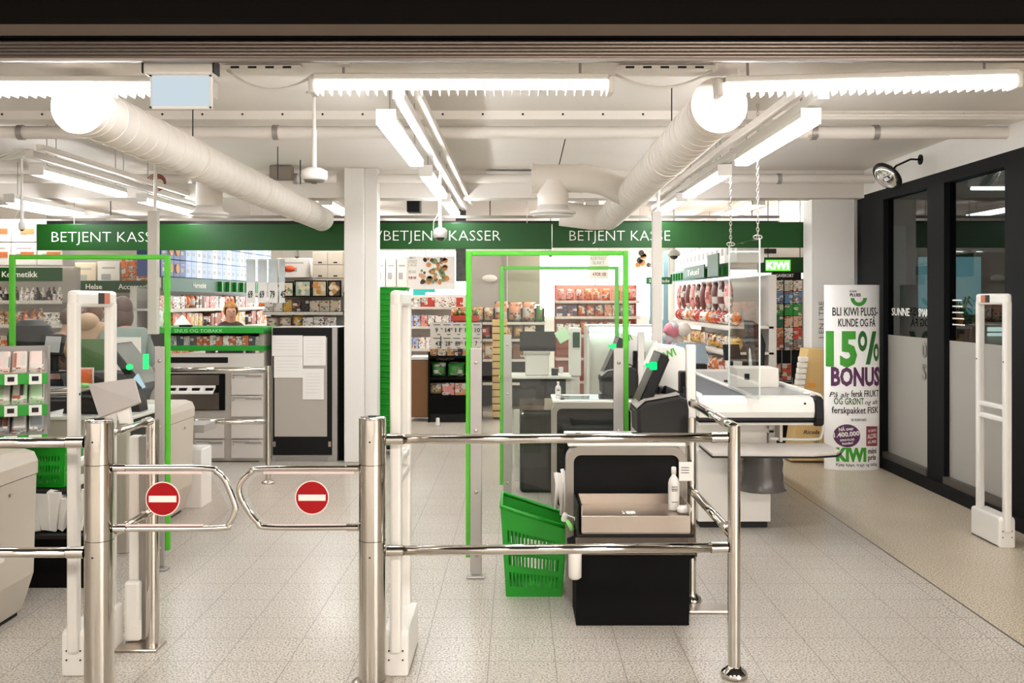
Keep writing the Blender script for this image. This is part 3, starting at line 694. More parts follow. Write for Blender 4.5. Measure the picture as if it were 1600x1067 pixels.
for z, lb in ((at(0, 688, Y1).z, 'upper'), (at(0, 850, Y1).z, 'lower')):
    rail('guard_rail', [(g1-.003, Y1+.06, z+.01), (g1-.003, YL-.034, z+.01)], '%s short chrome rail behind the left gate post' % lb, .017)
def post(x, Y, top, r, label, ball=True, plate=None):
    t = thing('rail_post', label, 'post', (x, Y, 0))
    part(t, 'tube', chrome, ('cyl', (x, Y, .012), (x, Y, top), r, None, 0, 32))
    if ball: part(t, 'base_collar', chrome, ('lathe', [(r+.028, 0), (r+.032, .012), (r+.026, .03), (r+.004, .046), (r+.001, .05)], (x, Y, 0), 0, 32))
    if plate: part(t, 'floor_plate', steel, ('box', *plate, 0, .014, 0, .006))
post(g3, Y4, at(0, 665, Y4).z, .027, 'chrome rail post at right in the foreground')
post(xr, YR, at(0, 652, YR).z, .024, 'chrome rail post behind the self-checkout, on a floor plate', True, (xr-.05, xr+.17, YR-.2, YR-.06))
post(g1-.003, YL, at(0, 655, YL).z, .03, 'chrome post behind the left gate post, on a long floor plate', False, (g1-.16, g1+.04, YL-.07, YL+.07))
# ================================================================== ANTENNAS
def antenna(X, ya, yb, label, toward=-1, sticker=True):
    t = thing('security_antenna', label, 'antenna', (X, (ya+yb)/2, 0), 'white security antennas')
    w = .024; H0 = 1.67
    part(t, 'frame', wplast, ('box', X-w, X+w, ya, ya+.05, .10, H0-.05, 0, .012), ('box', X-w, X+w, yb-.05, yb, .10, H0-.05, 0, .012), ('box', X-w, X+w, ya, yb, H0-.075, H0, 0, .018),
         ('box', X-w*.8, X+w*.8, ya+.04, yb-.04, .90, .935, 0, .008), ('box', X-w*.8, X+w*.8, ya+.04, yb-.04, .82, .855, 0, .008))
    part(t, 'base', wplast, ('prism', rrect(ya+.02, yb-.0, 0, .2, (.03, .03, .005, .005)), 'x', X-.055, X+.055, 0, .012))
    parts(t, 'screw', dgrey, *[('cyl', (X+s*.03, ya+.021, z), (X+s*.03, ya+.017, z), .004, None, 0, 8) for s in (-1, 1) for z in (.07, .11)])
    parts(t, 'side_marker', dgrey, *[('cyl', (X+toward*w, y, 1.22), (X+toward*(w+.002), y, 1.22), .006, None, 0, 8) for y in (ya+.025, yb-.025)])
    if sticker:
        part(t, 'sticker', dgrey, ('box', X+toward*w, X+toward*(w+.0015), (ya+yb)/2+.0, (ya+yb)/2+.12, H0-.06, H0-.01), label='small dark sticker')
        part(t, 'orange_sticker', mat('orange_sticker', '#b5623c', .5), ('box', X+toward*(w+.0015), X+toward*(w+.0025), (ya+yb)/2+.06, (ya+yb)/2+.12, H0-.06, H0-.01))
antenna(-1.92, 4.19, 4.62, 'white security antenna at left behind the gate post', 1)
antenna(-.525, 4.19, 4.62, 'white security antenna in the middle beside the green basket stack', -1)
antenna(3.215, 6.36, 6.78, 'white security antenna at right before the dark glass wall', -1)
# pedestal with tilted plate beside the left gate post
px0, py0 = -1.80, 4.66
t = thing('slim_pedestal', 'slim white and grey pedestal with a boxed foot behind the left gate post', 'pedestal', (px0, py0, 0))
part(t, 'column', wplast, ('box', px0-.05, px0-.0, py0-.03, py0+.03, .0, .98, 0, .008)); part(t, 'side_post', gpowder, ('box', px0+.0, px0+.045, py0-.03, py0+.03, .0, .98, 0, .004))
part(t, 'foot_cover', wplast, ('box', px0-.055, px0+.02, py0-.075, py0-.032, .016, .30, 0, .014))
part(t, 'label_plate', paper, ('box', px0-.03, px0+.03, py0-.077, py0-.0755, .03, .12), ('box', px0-.015, px0+.015, py0-.079, py0-.077, .09, .093))
t = thing('notice_plate', 'grey tilted plate mounted over the top of the left gate post', 'plate', (-1.70, 4.05, 1.14))
q = [at(138, 600, 4.16), at(209, 591, 4.12), at(219, 628, 4.03), at(155, 652, 4.05)]
b = MB(); n_ = (q[1]-q[0]).cross(q[3]-q[0]).normalized()
A = [b.bm.verts.new(p) for p in q]; B = [b.bm.verts.new(p-n_*.01*(1 if n_.y < 0 else -1)) for p in q]
b.bm.faces.new(A); b.bm.faces.new(B[::-1])
for i in range(4): b.bm.faces.new((A[i], B[i], B[(i+1) % 4], A[(i+1) % 4]))
bmesh.ops.recalc_face_normals(b.bm, faces=b.bm.faces[:])
b.build('plate', mat('plate_grey', '#a59d95', .5), t)
part(t, 'bracket', wplast, ('prism', [(at(181, 0, 4.06).x, at(0, 640, 4.06).z), (at(188, 0, 4.06).x, at(0, 628, 4.06).z), (at(200, 0, 4.06).x, at(0, 634, 4.06).z), (at(205, 0, 4.06).x, at(0, 662, 4.06).z), (at(186, 0, 4.06).x, at(0, 662, 4.06).z)], 'y', 4.06, 4.09, 0, .003))
# ================================================================== GREEN-EDGED GLASS FRAMES
def screen_frame(xa, xb, Y, ztop, label, posts, zl=.0, zedge=.11):
    t = thing('glass_screen', label, 'screen', ((xa+xb)/2, Y, 0), 'green-edged glass screens')
    e = .028
    part(t, 'pane', plexi, ('box', xa+.02, xb-.02, Y-.004, Y+.004, .25, ztop-.01))
    parts(t, 'green_edging', gedge, ('box', xa, xa+e*1.2, Y-.012, Y+.012, zedge, ztop, 0, .004), ('box', xb-e*1.2, xb, Y-.012, Y+.012, zedge, ztop, 0, .004), ('box', xa+e*1.2, xb-e*1.2, Y-.012, Y+.012, ztop-e, ztop, 0, .004))
    for (pxx, w) in posts:
        p = part(t, 'post', alu, ('box', pxx-w, pxx+w, Y-.03, Y-.0125, .02, 1.345, 0, .003))
        parts(p, 'bolt', steel, *[('sph', (pxx, Y-.031, z), (.011, .006, .011)) for z in (.13, .5, .86, 1.26)])
        part(p, 'floor_foot', alu, ('box', pxx-.055, pxx+.055, Y-.075, Y-.0, .0, .016, 0, .006))
Y5 = 5.74; Y6 = 7.985; Y7 = 5.9
xa, xb = at(728, 0, Y5).x, at(982, 0, Y5).x
screen_frame(xa, xb, Y5, at(0, 392, Y5).z, 'green-edged clear screen nearest the front, left of the self-checkout', [(at(744, 0, Y5).x, .034), (at(966, 0, Y5).x, .030)])
xa, xb = at(781, 0, Y6).x, at(967, 0, Y6).x
screen_frame(xa, xb, Y6, at(0, 416, Y6).z, 'green-edged clear screen standing second, behind the front one', [(at(793, 0, Y6).x, .034)])
xa, xb = at(15, 0, Y7).x, at(266, 0, Y7).x
screen_frame(xa, xb, Y7, at(0, 398, Y7).z, 'green-edged clear screen at left over the manned till', [(at(252, 0, Y7).x, .030)])
# ================================================================== SELF-CHECKOUTS (customer side faces left)
def self_checkout(oy, label, full=True):
    t = thing('self_checkout', label, 'self-checkout', (.6, oy, 0), 'self-checkouts')
    def p(*a, **k): return part(t, *a, **k)
    X0, X1 = .262, .905; y0 = oy
    out = rrect(X0, X1, .012, .842, .07, 6); inn = rrect(X0+.04, X1-.04, .052, .80, .04, 6)
    b = MB(); b.ring(out, inn, 'y', y0, y0+.10); b.build('side_frame', mat('frame_grey', '#847b70', .5), t)
    p('end_panel', mat('charcoal_panel', '#0f0e0d', .65, spec=.12), ('prism', rrect(X0+.04, X1-.04, .052, .80, .04, 6), 'y', y0+.02, y0+.09))
    p('body', lgrey, ('box', X0+.06, X1-.01, y0+.10, y0+.5, .06, .80, 0, .015), ('box', .872, 1.0, y0+.5, y0+1.0, .06, .87, 0, .01))
    p('plinth', black, ('box', X0+.1, X1-.05, y0+.12, y0+.48, 0, .06), ('box', .88, .99, y0+.5, y0+.98, 0, .06))
    p('worktop', wplast, ('box', X0+.01, X1, y0+.02, y0+.5, .842, .862, 0, .006))
    p('scanner_plate', clear('scanner_glass', '#8fb0ac', 1, body=.6, bodycol='#a9c9c4'), ('box', X0+.1, X0+.38, y0+.08, y0+.34, .862, .866))
    p('scanner_rim', black, ('box', X0+.07, X0+.1, y0+.06, y0+.36, .862, .872, 0, .003), ('box', X0+.38, X0+.6, y0+.1, y0+.3, .862, .885, 0, .006))
    p('scanner_tower', dgrey, ('prism', [(.66, .90), (.655, 1.03), (.70, 1.07), (.885, 1.105), (.93, 1.085), (.94, 1.03), (.94, .87), (.70, .87)], 'y', y0+.12, y0+.42, 0, .02))
    p('tower_lid', gpowder, ('prism', [(.655, 1.035), (.70, 1.075), (.885, 1.107), (.89, 1.114), (.70, 1.081), (.652, 1.04)], 'y', y0+.13, y0+.41))
    s = p('monitor', black, ('prism', [(.655, .99), (.70, .955), (.845, 1.295), (.835, 1.32), (.80, 1.335)], 'y', y0+.20, y0+.50, 0, .008))
    part(s, 'screen_glass', screenm, ('quad', (.6545, y0+.22, 1.01), (.7955, y0+.22, 1.325), (.7955, y0+.48, 1.325), (.6545, y0+.48, 1.01)))
    part(s, 'monitor_mount', black, ('prism', [(.77, 1.0), (.80, 1.14), (.88, 1.12), (.95, 1.06), (.95, .9), (.86, .9)], 'y', y0+.30, y0+.44, 0, .01), ('cyl', (.82, y0+.28, 1.11), (.93, y0+.30, 1.06), .04))
    part(s, 'status_lamp', greenlamp, ('box', .735, .775, y0+.19, y0+.215, 1.24, 1.285, 0, .006), ('box', .715, .745, y0+.20, y0+.25, 1.255, 1.275, 0, .005), label='green glowing status lamp')
    p('printer_cabinet', wplast, ('prism', [(.80, .87), (.80, 1.22), (.86, 1.355), (1.0, 1.34), (1.02, 1.3), (1.02, .87)], 'y', y0+.63, y0+1.0, 0, .012))
    p('logo', green_ink, ('text', 'KIWI', (.845, y0+.628, 1.25), .045, 0, .12, 1, .03, .001, RY(-25)), label='green KIWI lettering')
    p('card_terminal', black, ('box', .93, 1.02, y0+.34, y0+.44, .95, 1.22, 0, .01), ('box', .93, 1.0, y0+.31, y0+.34, 1.02, 1.14, 0, .01))
    p('rear_panel', wplast, ('box', .955, 1.01, y0+.30, y0+.34, .02, 1.375, 0, .008), ('box', .96, 1.005, y0+.298, y0+.30, 1.16, 1.18))
    if full:
        y1 = 4.86
        p('bagging_base', blackm, ('prism', [(.295, .0), (.86, .0), (.865, .33), (.90, .345), (.90, .36), (.86, .375), (.855, .455), (.31, .47), (.305, .375), (.265, .36), (.265, .345), (.295, .33)], 'y', y1, y0-.005, 0, .006))
        p('scale_tray', steel, ('box', .325, .86, y1-.01, y0-.02, .462, .47), ('box', .32, .865, y1-.012, y1-.006, .466, .552, 0, .003), ('box', .32, .326, y1-.006, y0-.02, .466, .60), ('box', .859, .865, y1-.006, y0-.02, .466, .60), ('box', .325, .86, y0-.026, y0-.02, .466, .60), ('box', .326, .859, y1-.006, y0-.026, .540, .546))
        p('tray_band', black, ('box', .30, .88, y1-.02, y1-.014, .447, .462, 0, .004), ('box', .30, .308, y1-.014, y0-.02, .45, .60))
        p('clear_skirt', smoky, ('box', .29, .885, y1-.022, y1-.016, .36, .446), ('box', .885, .891, y1-.02, y0-.02, .33, .50))
        p('tray_label', paper, ('box', .555, .60, y1+.06, y1+.12, .546, .548), ('box', .535, .545, y1+.06, y1+.12, .546, .5475))
    return t
sc1 = self_checkout(5.19, 'self-checkout nearest the front, with a metal bagging tray and black base')
sc2 = self_checkout(7.40, 'second self-checkout, seen through the first clear screen', False)
def bottle(name, label, x, y, z, h, r, grp=None, colm=wplast):
    t = thing(name, label, 'bottle', (x, y, z), grp)
    part(t, 'body', colm, ('lathe', [(r*.9, 0), (r, .01), (r, h*.62), (r*.8, h*.72), (r*.38, h*.8), (r*.36, h*.84), (0, h*.84)], (x, y, z), 0, 20))
    part(t, 'cap', wplast, ('lathe', [(r*.45, h*.84), (r*.45, h*.98), (r*.35, h), (0, h)], (x, y, z), 0, 16))
    part(t, 'print', dgrey, *[('box', x-r*.5, x+r*.5, y-r-.001, y-r+.004, z+h*k, z+h*k+.003) for k in (.2, .46, .5, .55)])
    return t
bottle('spray_bottle', 'white sanitiser bottle standing on the metal bagging tray', .805, 5.0, .5485, .222, .029)
bottle('pump_bottle', 'small white bottle on the second self-checkout', at(872, 0, 7.5).x, 7.5, .868, .13, .022)
bb = MB(); bb.sph((.845, 4.93, .566), (.04, .03, .022), 0, 14, 8)
for v in bb.bm.verts: v.co += Vector((RND.uniform(-1, 1), RND.uniform(-1, 1), RND.uniform(-1, 1)))*.006
tag(bb.build('crumpled_tissue', paper), 'crumpled white tissue beside the bottle on the bagging tray', 'tissue')
t = thing('card_holder', 'small white card fixed at the rail post beside the self-checkout', 'card', (.89, 5.18, .66))
part(t, 'card', paper, ('box', .862, .938, 5.177, 5.186, .665, .765)); part(t, 'print', dgrey, *[('box', .872, .915, 5.175, 5.177, .735-.014*k, .738-.014*k) for k in range(3)])
t = thing('soap_dispenser', 'white tube dispenser hanging at the left of the bagging tray', 'dispenser', (.287, 4.83, .26))
part(t, 'body', wplast, ('lathe', [(.02, 0), (.032, .01), (.033, .13), (.03, .145), (.012, .155), (.012, .17), (0, .17)], (.287, 4.823, .245), 0, 20))
part(t, 'strap', dgrey, ('box', .27, .304, 4.788, 4.792, .385, .39))
t = thing('hand_scanner', 'white and green hand scanner hooked over the basket edge', 'scanner', (.262, 5.12, .43))
part(t, 'head', wplast, ('box', .235, .262, 5.08, 5.13, .465, .51, 0, .01, RY(20)))
part(t, 'handle', mat('pale_green_plastic', '#8ccf6e', .4), ('tube', [(.255, 5.105, .48), (.275, 5.07, .455), (.288, 5.06, .43)], .013, 0, 10)); part(t, 'cable', wplast, ('tube', [(.262, 5.1, .5), (.30, 5.08, .49), (.312, 5.0, .455)], .004, 0, 6))
bb = MB()
for k in range(7):
    x = .21+.012*k; z = .66+.05*RND.random()
    bb.tube([(x, 5.30+.02*RND.random(), z), (x+.01, 5.29, z-.06), (x-.004+.02*RND.random(), 5.30, z-.13-.12*RND.random())], [.012, .014, .008], 0, 6)
tag(bb.build('hanging_bags', paper), 'white crumpled carrier bags hanging between the two self-checkouts', 'bag')
# ================================================================== SHOPPING BASKETS
def wall_panel(b, p00, p10, p11, p01, holes, m=0, th=.004, nu=24, nv=20):
    p00, p10, p11, p01 = map(Vector, (p00, p10, p11, p01))
    def P(u, v): return (p00*(1-u)+p10*u)*(1-v)+(p01*(1-u)+p11*u)*v
    nrm = (p10-p00).cross(p01-p00).normalized()*th
    us, vs = holes
    def open_(u, v): return any(a < u < c for a, c in us) and any(a < v < c for a, c in vs)
    ue = sorted({0, 1} | {q for a in us for q in a}); ve = sorted({0, 1} | {q for a in vs for q in a})
    for i in range(len(ue)-1):
        for j in range(len(ve)-1):
            if open_((ue[i]+ue[i+1])/2, (ve[j]+ve[j+1])/2): continue
            c = [P(ue[i], ve[j]), P(ue[i+1], ve[j]), P(ue[i+1], ve[j+1]), P(ue[i], ve[j+1])]
            A = [b.bm.verts.new(q) for q in c]; B = [b.bm.verts.new(q+nrm) for q in c]
            b.bm.faces.new(A[::-1]); b.bm.faces.new(B)
            for k in range(4): b.bm.faces.new((A[k], A[(k+1) % 4], B[(k+1) % 4], B[k]))
def basket(name, label, w0, w1, d0, d1, h, hr, group=None):
    """tapered basket, rim h high at the left and hr at the right"""
    t = thing(name, label, 'basket', (0, 0, 0), group)
    b = MB()
    bl = [(-w0/2, -d0/2, 0), (w0/2, -d0/2, 0), (w0/2, d0/2, 0), (-w0/2, d0/2, 0)]
    tl = [(-w1/2, -d1/2, h), (w1/2, -d1/2, hr), (w1/2, d1/2, hr), (-w1/2, d1/2, h)]
    us = [(a, a+.035) for a in [.07+.062*k for k in range(14)]]
    vs = [(.12, .28), (.36, .52), (.62, .76)]
    for i in range(4):
        j = (i+1) % 4; wall_panel(b, bl[i], bl[j], tl[j], tl[i], (us, vs))
    b.box(-w0/2, w0/2, -d0/2, d0/2, 0, .008)
    b.build('body', gbask, t)
    r = MB()
    r.tube([Vector(p) for p in tl], .012, 0, 8, True)
    r.build('rim', gbask, t)
    part(t, 'wheel_guard', mat('dark_green_plastic', '#0a5f12', .5), ('box', -w0/2-.02, -w0/2+.004, -.04, .04, h*.5, h*.6, 0, .008))
    return t
bk = basket('shopping_basket', 'green basket standing on the floor against the self-checkout', .30, .36, .32, .38, .50, .385)
bk.location = (.093, 5.50, 0); bk.rotation_euler = (0, 0, .04)
part(bk, 'handle', black, ('box', .12, .19, -.16, .16, .37, .395, 0, .01), label='black handle')
bk.rotation_euler = (0, 0, 0)
bk2 = basket('shopping_basket', 'small green basket at left between the grey cabinet and the antenna', .26, .30, .20, .24, .24, .24)
bk2.location = (-2.72, 5.65, .56)
part(bk2, 'handle', gbask, ('tube', [(-.14, -.1, .24), (-.14, -.09, .28), (.14, -.09, .28), (.14, -.1, .24)], .008, 0, 6))
# tall stack by the column
SX, SYY = at(611, 0, 10.3).x, 10.35
t0 = basket('stacked_basket', 'green basket in the tall stack beside the column', .29, .34, .3, .36, .2, .2, 'tall stack of green baskets')
N = 26
for k in range(N):
    z = .10+.058*k
    if k == 0: t0.location = (SX, SYY, z)
    else: dup(t0, (SX, SYY, z), 'topmost green basket of the tall stack beside the column' if k == N-1 else None)
t = thing('basket_trolley', 'black wheeled frame under the tall stack of green baskets', 'trolley', (SX, SYY, 0))
part(t, 'frame', black, ('box', SX-.17, SX+.17, SYY-.17, SYY+.17, .06, .095, 0, .01), ('box', SX-.20, SX-.186, SYY-.17, SYY+.1, .06, 1.3))
parts(t, 'wheel', rubber, *[('cyl', (SX+a*.13-.012, SYY+c*.13, .03), (SX+a*.13+.012, SYY+c*.13, .03), .03) for a in (-1, 1) for c in (-1, 1)])
# ================================================================== LEFT TILLS
def pillar_unit(y0, y1, label, z=.86):
    t = thing('bagging_cabinet', label, 'cabinet', (-2.78, (y0+y1)/2, 0), 'grey bagging cabinets')
    part(t, 'body', mat('warm_grey_panel', '#b3a899', .5, var=.02), ('prism', [(-3.06, .03), (-2.56, .03), (-2.50, .22), (-2.485, z-.13), (-3.06, z-.13)], 'y', y0, y1, 0, .012))
    part(t, 'lid', mat('warm_grey_panel', '#b3a899', .5, var=.02), ('prism', [(-3.06, z-.125), (-2.48, z-.125), (-2.48, z-.06), (-2.50, z-.015), (-2.55, z), (-3.06, z)], 'y', y0-.004, y1+.004, 0, .01))
    part(t, 'plinth', black, ('box', -3.02, -2.58, y0+.02, y1-.02, 0, .03))
    part(t, 'lock', steel, ('cyl', (-2.486, y0+(y1-y0)*.6, z-.19), (-2.478, y0+(y1-y0)*.6, z-.19), .009))
    return t
pillar_unit(4.35, 5.04, 'grey bagging cabinet at the left edge in the foreground')
pillar_unit(6.95, 7.49, 'grey bagging cabinet behind the left clear screen')
t = thing('paper_bin', 'white box standing on the floor behind the grey cabinet of the left screen', 'box', (-2.58, 7.72, 0))
part(t, 'box', wplast, ('box', -2.70, -2.465, 7.6, 7.85, .0, .455, 0, .006)); part(t, 'flap', paper, ('box', -2.69, -2.47, 7.62, 7.83, .455, .462))
solo('side_shelf', 'small grey shelf sticking out behind the grey cabinet of the left screen', 'shelf', gpowder, ('box', -2.66, -2.42, 7.52, 7.8, .60, .66, 0, .004), ('box', -2.70, -2.66, 7.52, 7.56, .0, .66))
c = at(22, 863, 4.55)
solo('paper_tray', 'small white tray at the left edge in front of the grey cabinet', 'tray', wplast, ('box', -2.472, -2.33, 4.3, 4.42, .44, .455), ('box', -2.472, -2.33, 4.3, 4.306, .455, .50))
t = thing('bagging_shelf', 'dark sloping bagging shelf between the left grey cabinet and the antenna', 'shelf', (-2.75, 5.5, .5))
part(t, 'tray', dgrey, ('box', -3.0, -2.5, 5.46, 5.84, .535, .555, 0, .006), ('box', -3.0, -2.4, 5.4, 5.46, .30, .32))
part(t, 'support', blackm, ('box', -3.0, -2.42, 5.5, 5.84, .0, .30), ('box', -2.99, -2.95, 5.5, 5.84, .30, .535), ('box', -2.55, -2.51, 5.5, 5.84, .30, .535))
bb = MB()
for k in range(9):
    x = -2.88+.05*k; bb.box(x, x+.05, 5.40+.01*k, 5.42+.012*k, .325, .50+.05*RND.random(), 0, 0, RX(RND.uniform(-12, 12)) @ RY(RND.uniform(-10, 10)))
for v in bb.bm.verts: v.co += Vector((RND.uniform(-1, 1), 0, RND.uniform(0, 1)))*.018
tag(bb.build('crumpled_receipts', paper), 'heap of white discarded receipts at left below the small green basket', 'paper')
# till at left: monitor, scanner etc.
t = thing('self_checkout_terminal', 'black tilted till screen with green lamp, left of the white post', 'self-checkout', (-2.7, 6.5, 0))
m_ = [(-2.70, 1.33), (-2.66, 1.34), (-2.44, 1.06), (-2.49, 1.03)]
s = part(t, 'monitor', black, ('prism', m_, 'y', 6.35, 6.72, 0, .008))
part(s, 'screen_glass', mat('grey_screen', '#7c7d7a', .2, coat=.5), ('quad', (-2.652, 6.37, 1.335), (-2.452, 6.37, 1.08), (-2.452, 6.70, 1.08), (-2.652, 6.70, 1.335)))
part(s, 'status_lamp', greenlamp, ('cyl', (-2.53, 6.34, 1.19), (-2.53, 6.36, 1.19), .02), ('box', -2.47, -2.445, 6.42, 6.46, 1.17, 1.27))
part(s, 'small_display', glow('pale_screen', '#bfe0ee', .45), ('quad', (-2.50, 6.34, 1.12), (-2.44, 6.34, 1.05), (-2.42, 6.34, 1.06), (-2.47, 6.34, 1.15)))
part(t, 'stand', dgrey, ('prism', [(-2.60, .88), (-2.50, .88), (-2.52, 1.06), (-2.60, 1.10)], 'y', 6.45, 6.6, 0, .01))
part(t, 'scanner_tower', dgrey, ('prism', [(-2.95, .89), (-2.62, .89), (-2.61, 1.0), (-2.68, 1.06), (-2.92, 1.02)], 'y', 6.3, 6.6, 0, .015))
part(t, 'worktop', wplast, ('box', -3.1, -2.46, 6.2, 6.93, .86, .885, 0, .006)); part(t, 'body', dgrey, ('box', -3.05, -2.52, 6.3, 6.92, .02, .86, 0, .01))
part(t, 'side_panel', mat('warm_grey_panel', '#b3a899', .5), ('box', -3.08, -2.5, 6.24, 6.3, 0, .86, 0, .01))
# manned conveyor at far left
t = thing('conveyor_till', 'dark manned till with a chrome-edged belt at left behind the sweets rack', 'till', (-3.75, 7.2, 0))
part(t, 'body', gpowder, ('box', -4.6, -3.12, 7.3, 8.3, 0, .72, 0, .015)); part(t, 'dark_apron', dgrey, ('box', -4.55, -3.10, 7.2, 7.3, .62, .88, 0, .02))
part(t, 'belt', belt, ('box', -4.6, -3.14, 7.28, 8.2, .88, .90)); part(t, 'edge_rail', chrome, ('cyl', (-4.6, 7.19, .90), (-3.08, 7.19, .955), .028))
part(t, 'plinth', black, ('box', -4.5, -3.2, 7.35, 8.2, -.0, .04))
solo('paper_notice', 'white notice taped on the dark till apron at left', 'notice', paper, ('box', -3.62, -3.48, 7.192, 7.198, .72, .84))
def pos_screen(x0, y0, x1, y1, Y, label, scr):
    a, b = at(x0, y1, Y), at(x1, y0, Y); w = b.x-a.x; h = b.z-a.z
    t = thing('till_monitor', label, 'monitor', ((a.x+b.x)/2, Y, a.z-.12))
    part(t, 'bezel', black, ('box', -w/2, w/2, -.018, .018, -h/2, h/2, 0, .008), X=TR((a.x+b.x)/2, Y, (a.z+b.z)/2) @ RX(-18) @ RZ(8))
    part(t, 'screen', scr, ('box', -w/2+.02, w/2-.02, -.021, -.017, -h/2+.02, h/2-.02), X=TR((a.x+b.x)/2, Y, (a.z+b.z)/2) @ RX(-18) @ RZ(8))
    part(t, 'neck', black, ('cyl', ((a.x+b.x)/2, Y+.02, a.z-.12), ((a.x+b.x)/2, Y+.02, a.z+.06), .03), ('cyl', ((a.x+b.x)/2, Y+.02, a.z-.13), ((a.x+b.x)/2, Y+.02, a.z-.115), .09))
    return t
pos_screen(68, 522, 99, 556, 7.4, 'grey-screened till monitor at far left behind the green frame', mat('pale_grey_screen', '#9a9b98', .2))
solo('receipt_printer', 'black hooded receipt printer beside the far-left till monitor', 'printer', [black, dgrey], ('lathe', [(.16, 0), (.165, .14), (.14, .22), (.08, .26), (0, .27)], at(48, 553, 7.5), 0, 16, None), ('box', -3.86, -3.64, 7.32, 7.5, .91, 1.13, 1, .02))
solo('receipt_strip', 'long white receipt hanging from the black printer at left', 'receipt', paper, ('box', -3.69, -3.60, 7.30, 7.304, .99, 1.20))
solo('belt_scale', 'black till keyboard box on the belt behind the left antenna', 'till box', dgrey, ('prism', [(-3.32, .92), (-2.98, .92), (-3.0, 1.06), (-3.25, 1.08)], 'y', 7.45, 7.7, 0, .015))
solo('shopping_pack', 'orange and red food pack lying on the left belt behind the antenna', 'food pack', [mat('orange_pack', '#d9622a', .5, var=.3, scale=30), paper], ('box', -3.36, -3.25, 7.4, 7.44, .945, 1.10, 0, .005), ('box', -3.37, -3.24, 7.441, 7.45, .94, 1.11, 1))
solo('green_bag', 'crumpled green bag lying on the left belt', 'bag', mat('green_film', '#4f9a3a', .4, var=.3, scale=30, bump=.5), ('sph', (-3.27, 7.32, .955), (.11, .06, .05)))
solo('notice_card', 'white card standing on the left till behind the antenna', 'card', paper, ('box', -3.22, -3.0, 7.75, 7.76, .902, 1.33))
solo('divider_board', 'dark green board standing on the left till behind the antenna', 'board', mat('dull_green_panel', '#4d6d3b', .6), ('box', -3.6, -3.27, 7.9, 7.92, .902, 1.31))
# sweets rack on the near cabinet
t = thing('sweets_rack', 'three-tier sweets rack with green price edges at the left edge', 'rack', (-2.9, 5.5, .86))
tiers = [(1.19, 5.5), (1.02, 5.46), (.86, 5.42)]
rx0, rx1 = -3.2, -2.68
for k, (z, y) in enumerate(tiers):
    s = part(t, 'tier', gpowder, ('prism', [(y-.16, z), (y+.16, z+.13), (y+.16, z+.14), (y-.16, z+.012)], 'x', rx0, rx1))
    part(s, 'price_edge', gbask, ('box', rx0, rx1, y-.175, y-.162, z-.03, z+.03, 0, .004))
    for x in (-3.0, -2.86, -2.74): part(s, 'price_ticket', [paper, dgrey], ('box', x-.032, x+.032, y-.181, y-.176, z-.03, z+.028), ('box', x-.018, x+.016, y-.183, y-.181, z-.012, z+.014, 1))
part(t, 'upright', gpowder, ('box', rx1, rx1+.015, 5.60, 5.65, .862, 1.36)); part(t, 'back', gpowder, ('box', rx0, rx1, 5.65, 5.66, .862, 1.36))
colr = [('#e0c4b8', 'pale pink sweets packet'), ('#a9c79b', 'clear green sweets packet'), ('#8a8a88', 'black and white striped packet')]
def setcol(o, h): o.color = lin(h)
for k, (z, y) in enumerate(tiers):
    t.rotation_euler = (0, 0, .45); RZ_ = TR(-2.9, 5.5, 0) @ Matrix.Rotation(.45, 4, 'Z') @ TR(2.9, -5.5, 0)
    for j in range(4):
        x = -2.735-.085*j
        o = solo('sweets_packet', '%s on the %s tier of the left sweets rack' % (colr[k][1], ('top', 'middle', 'bottom')[k]), 'packet', PRINT,
                 ('box', x-.038, x+.038, y-.12, y+.10, .0, .05, 0, .012), group='%ss of the left sweets rack' % colr[k][1])
        o.matrix_world = RZ_ @ TR(x, y-.01, z+.06) @ RX(22); setcol(o, colr[k][0])
# ================================================================== BACK DESK, LEFT OF THE COLUMN
DY = 9.75
def bxp(x0, y0, x1, y1, Y, d=.3, m=0, b=0):
    a, c = at(x0, y1, Y), at(x1, y0, Y)
    return ('box', a.x, c.x, Y, Y+d, a.z, c.z, m, b)
t = thing('tobacco_counter', 'grey counter with drawers and a green-edged shelf left of the black cabinet', 'counter', (at(325, 0, DY).x, DY, 0))
a0, a1 = at(235, 722, DY), at(413, 512, DY)
lam = mat('drawer_front', '#c2bab0', .5, var=.02)
part(t, 'carcass', gplast, bxp(235, 556, 413, 720, DY+.02, .5), bxp(405, 512, 413, 722, DY, .5))
part(t, 'plinth', black, ('box', a0.x, a1.x, DY+.03, DY+.4, 0, .02))
part(t, 'green_shelf', gshelf, bxp(233, 511, 412, 521, DY-.12, .5, 0, .006), label='bright green top shelf with white lettering')
part(t, 'shelf_lettering', mat('pale_green_lettering', '#8fd08a', .5), ('text', 'SNUS OG TOBAKK', (at(279, 0, DY).x, DY-.122, at(0, 519, DY).z), .035, 0, .48, 1))
part(t, 'lower_edge', gshelf, bxp(262, 540, 412, 548, DY-.05, .3, 0, .004), label='bright green lower edge')
part(t, 'niche_back', dgrey, bxp(236, 521, 412, 541, DY+.25, .02))
part(t, 'fascia', lgrey, bxp(235, 552, 412, 574, DY-.02, .04, 0, .004))
part(t, 'display_slot', black, bxp(262, 558, 356, 567, DY-.026, .006, 0, .002))
part(t, 'cash_niche', blackm, bxp(266, 584, 351, 641, DY+.0, .02)); part(t, 'niche_plate', steel, bxp(268, 586, 342, 602, DY-.006, .006))
part(t, 'dispenser_chute', wplast, ('prism', [(DY-.02, at(0, 606, DY).z), (DY-.12, at(0, 614, DY).z), (DY-.12, at(0, 611, DY).z), (DY-.02, at(0, 602, DY).z)], 'x', at(266, 0, DY).x, at(338, 0, DY).x))
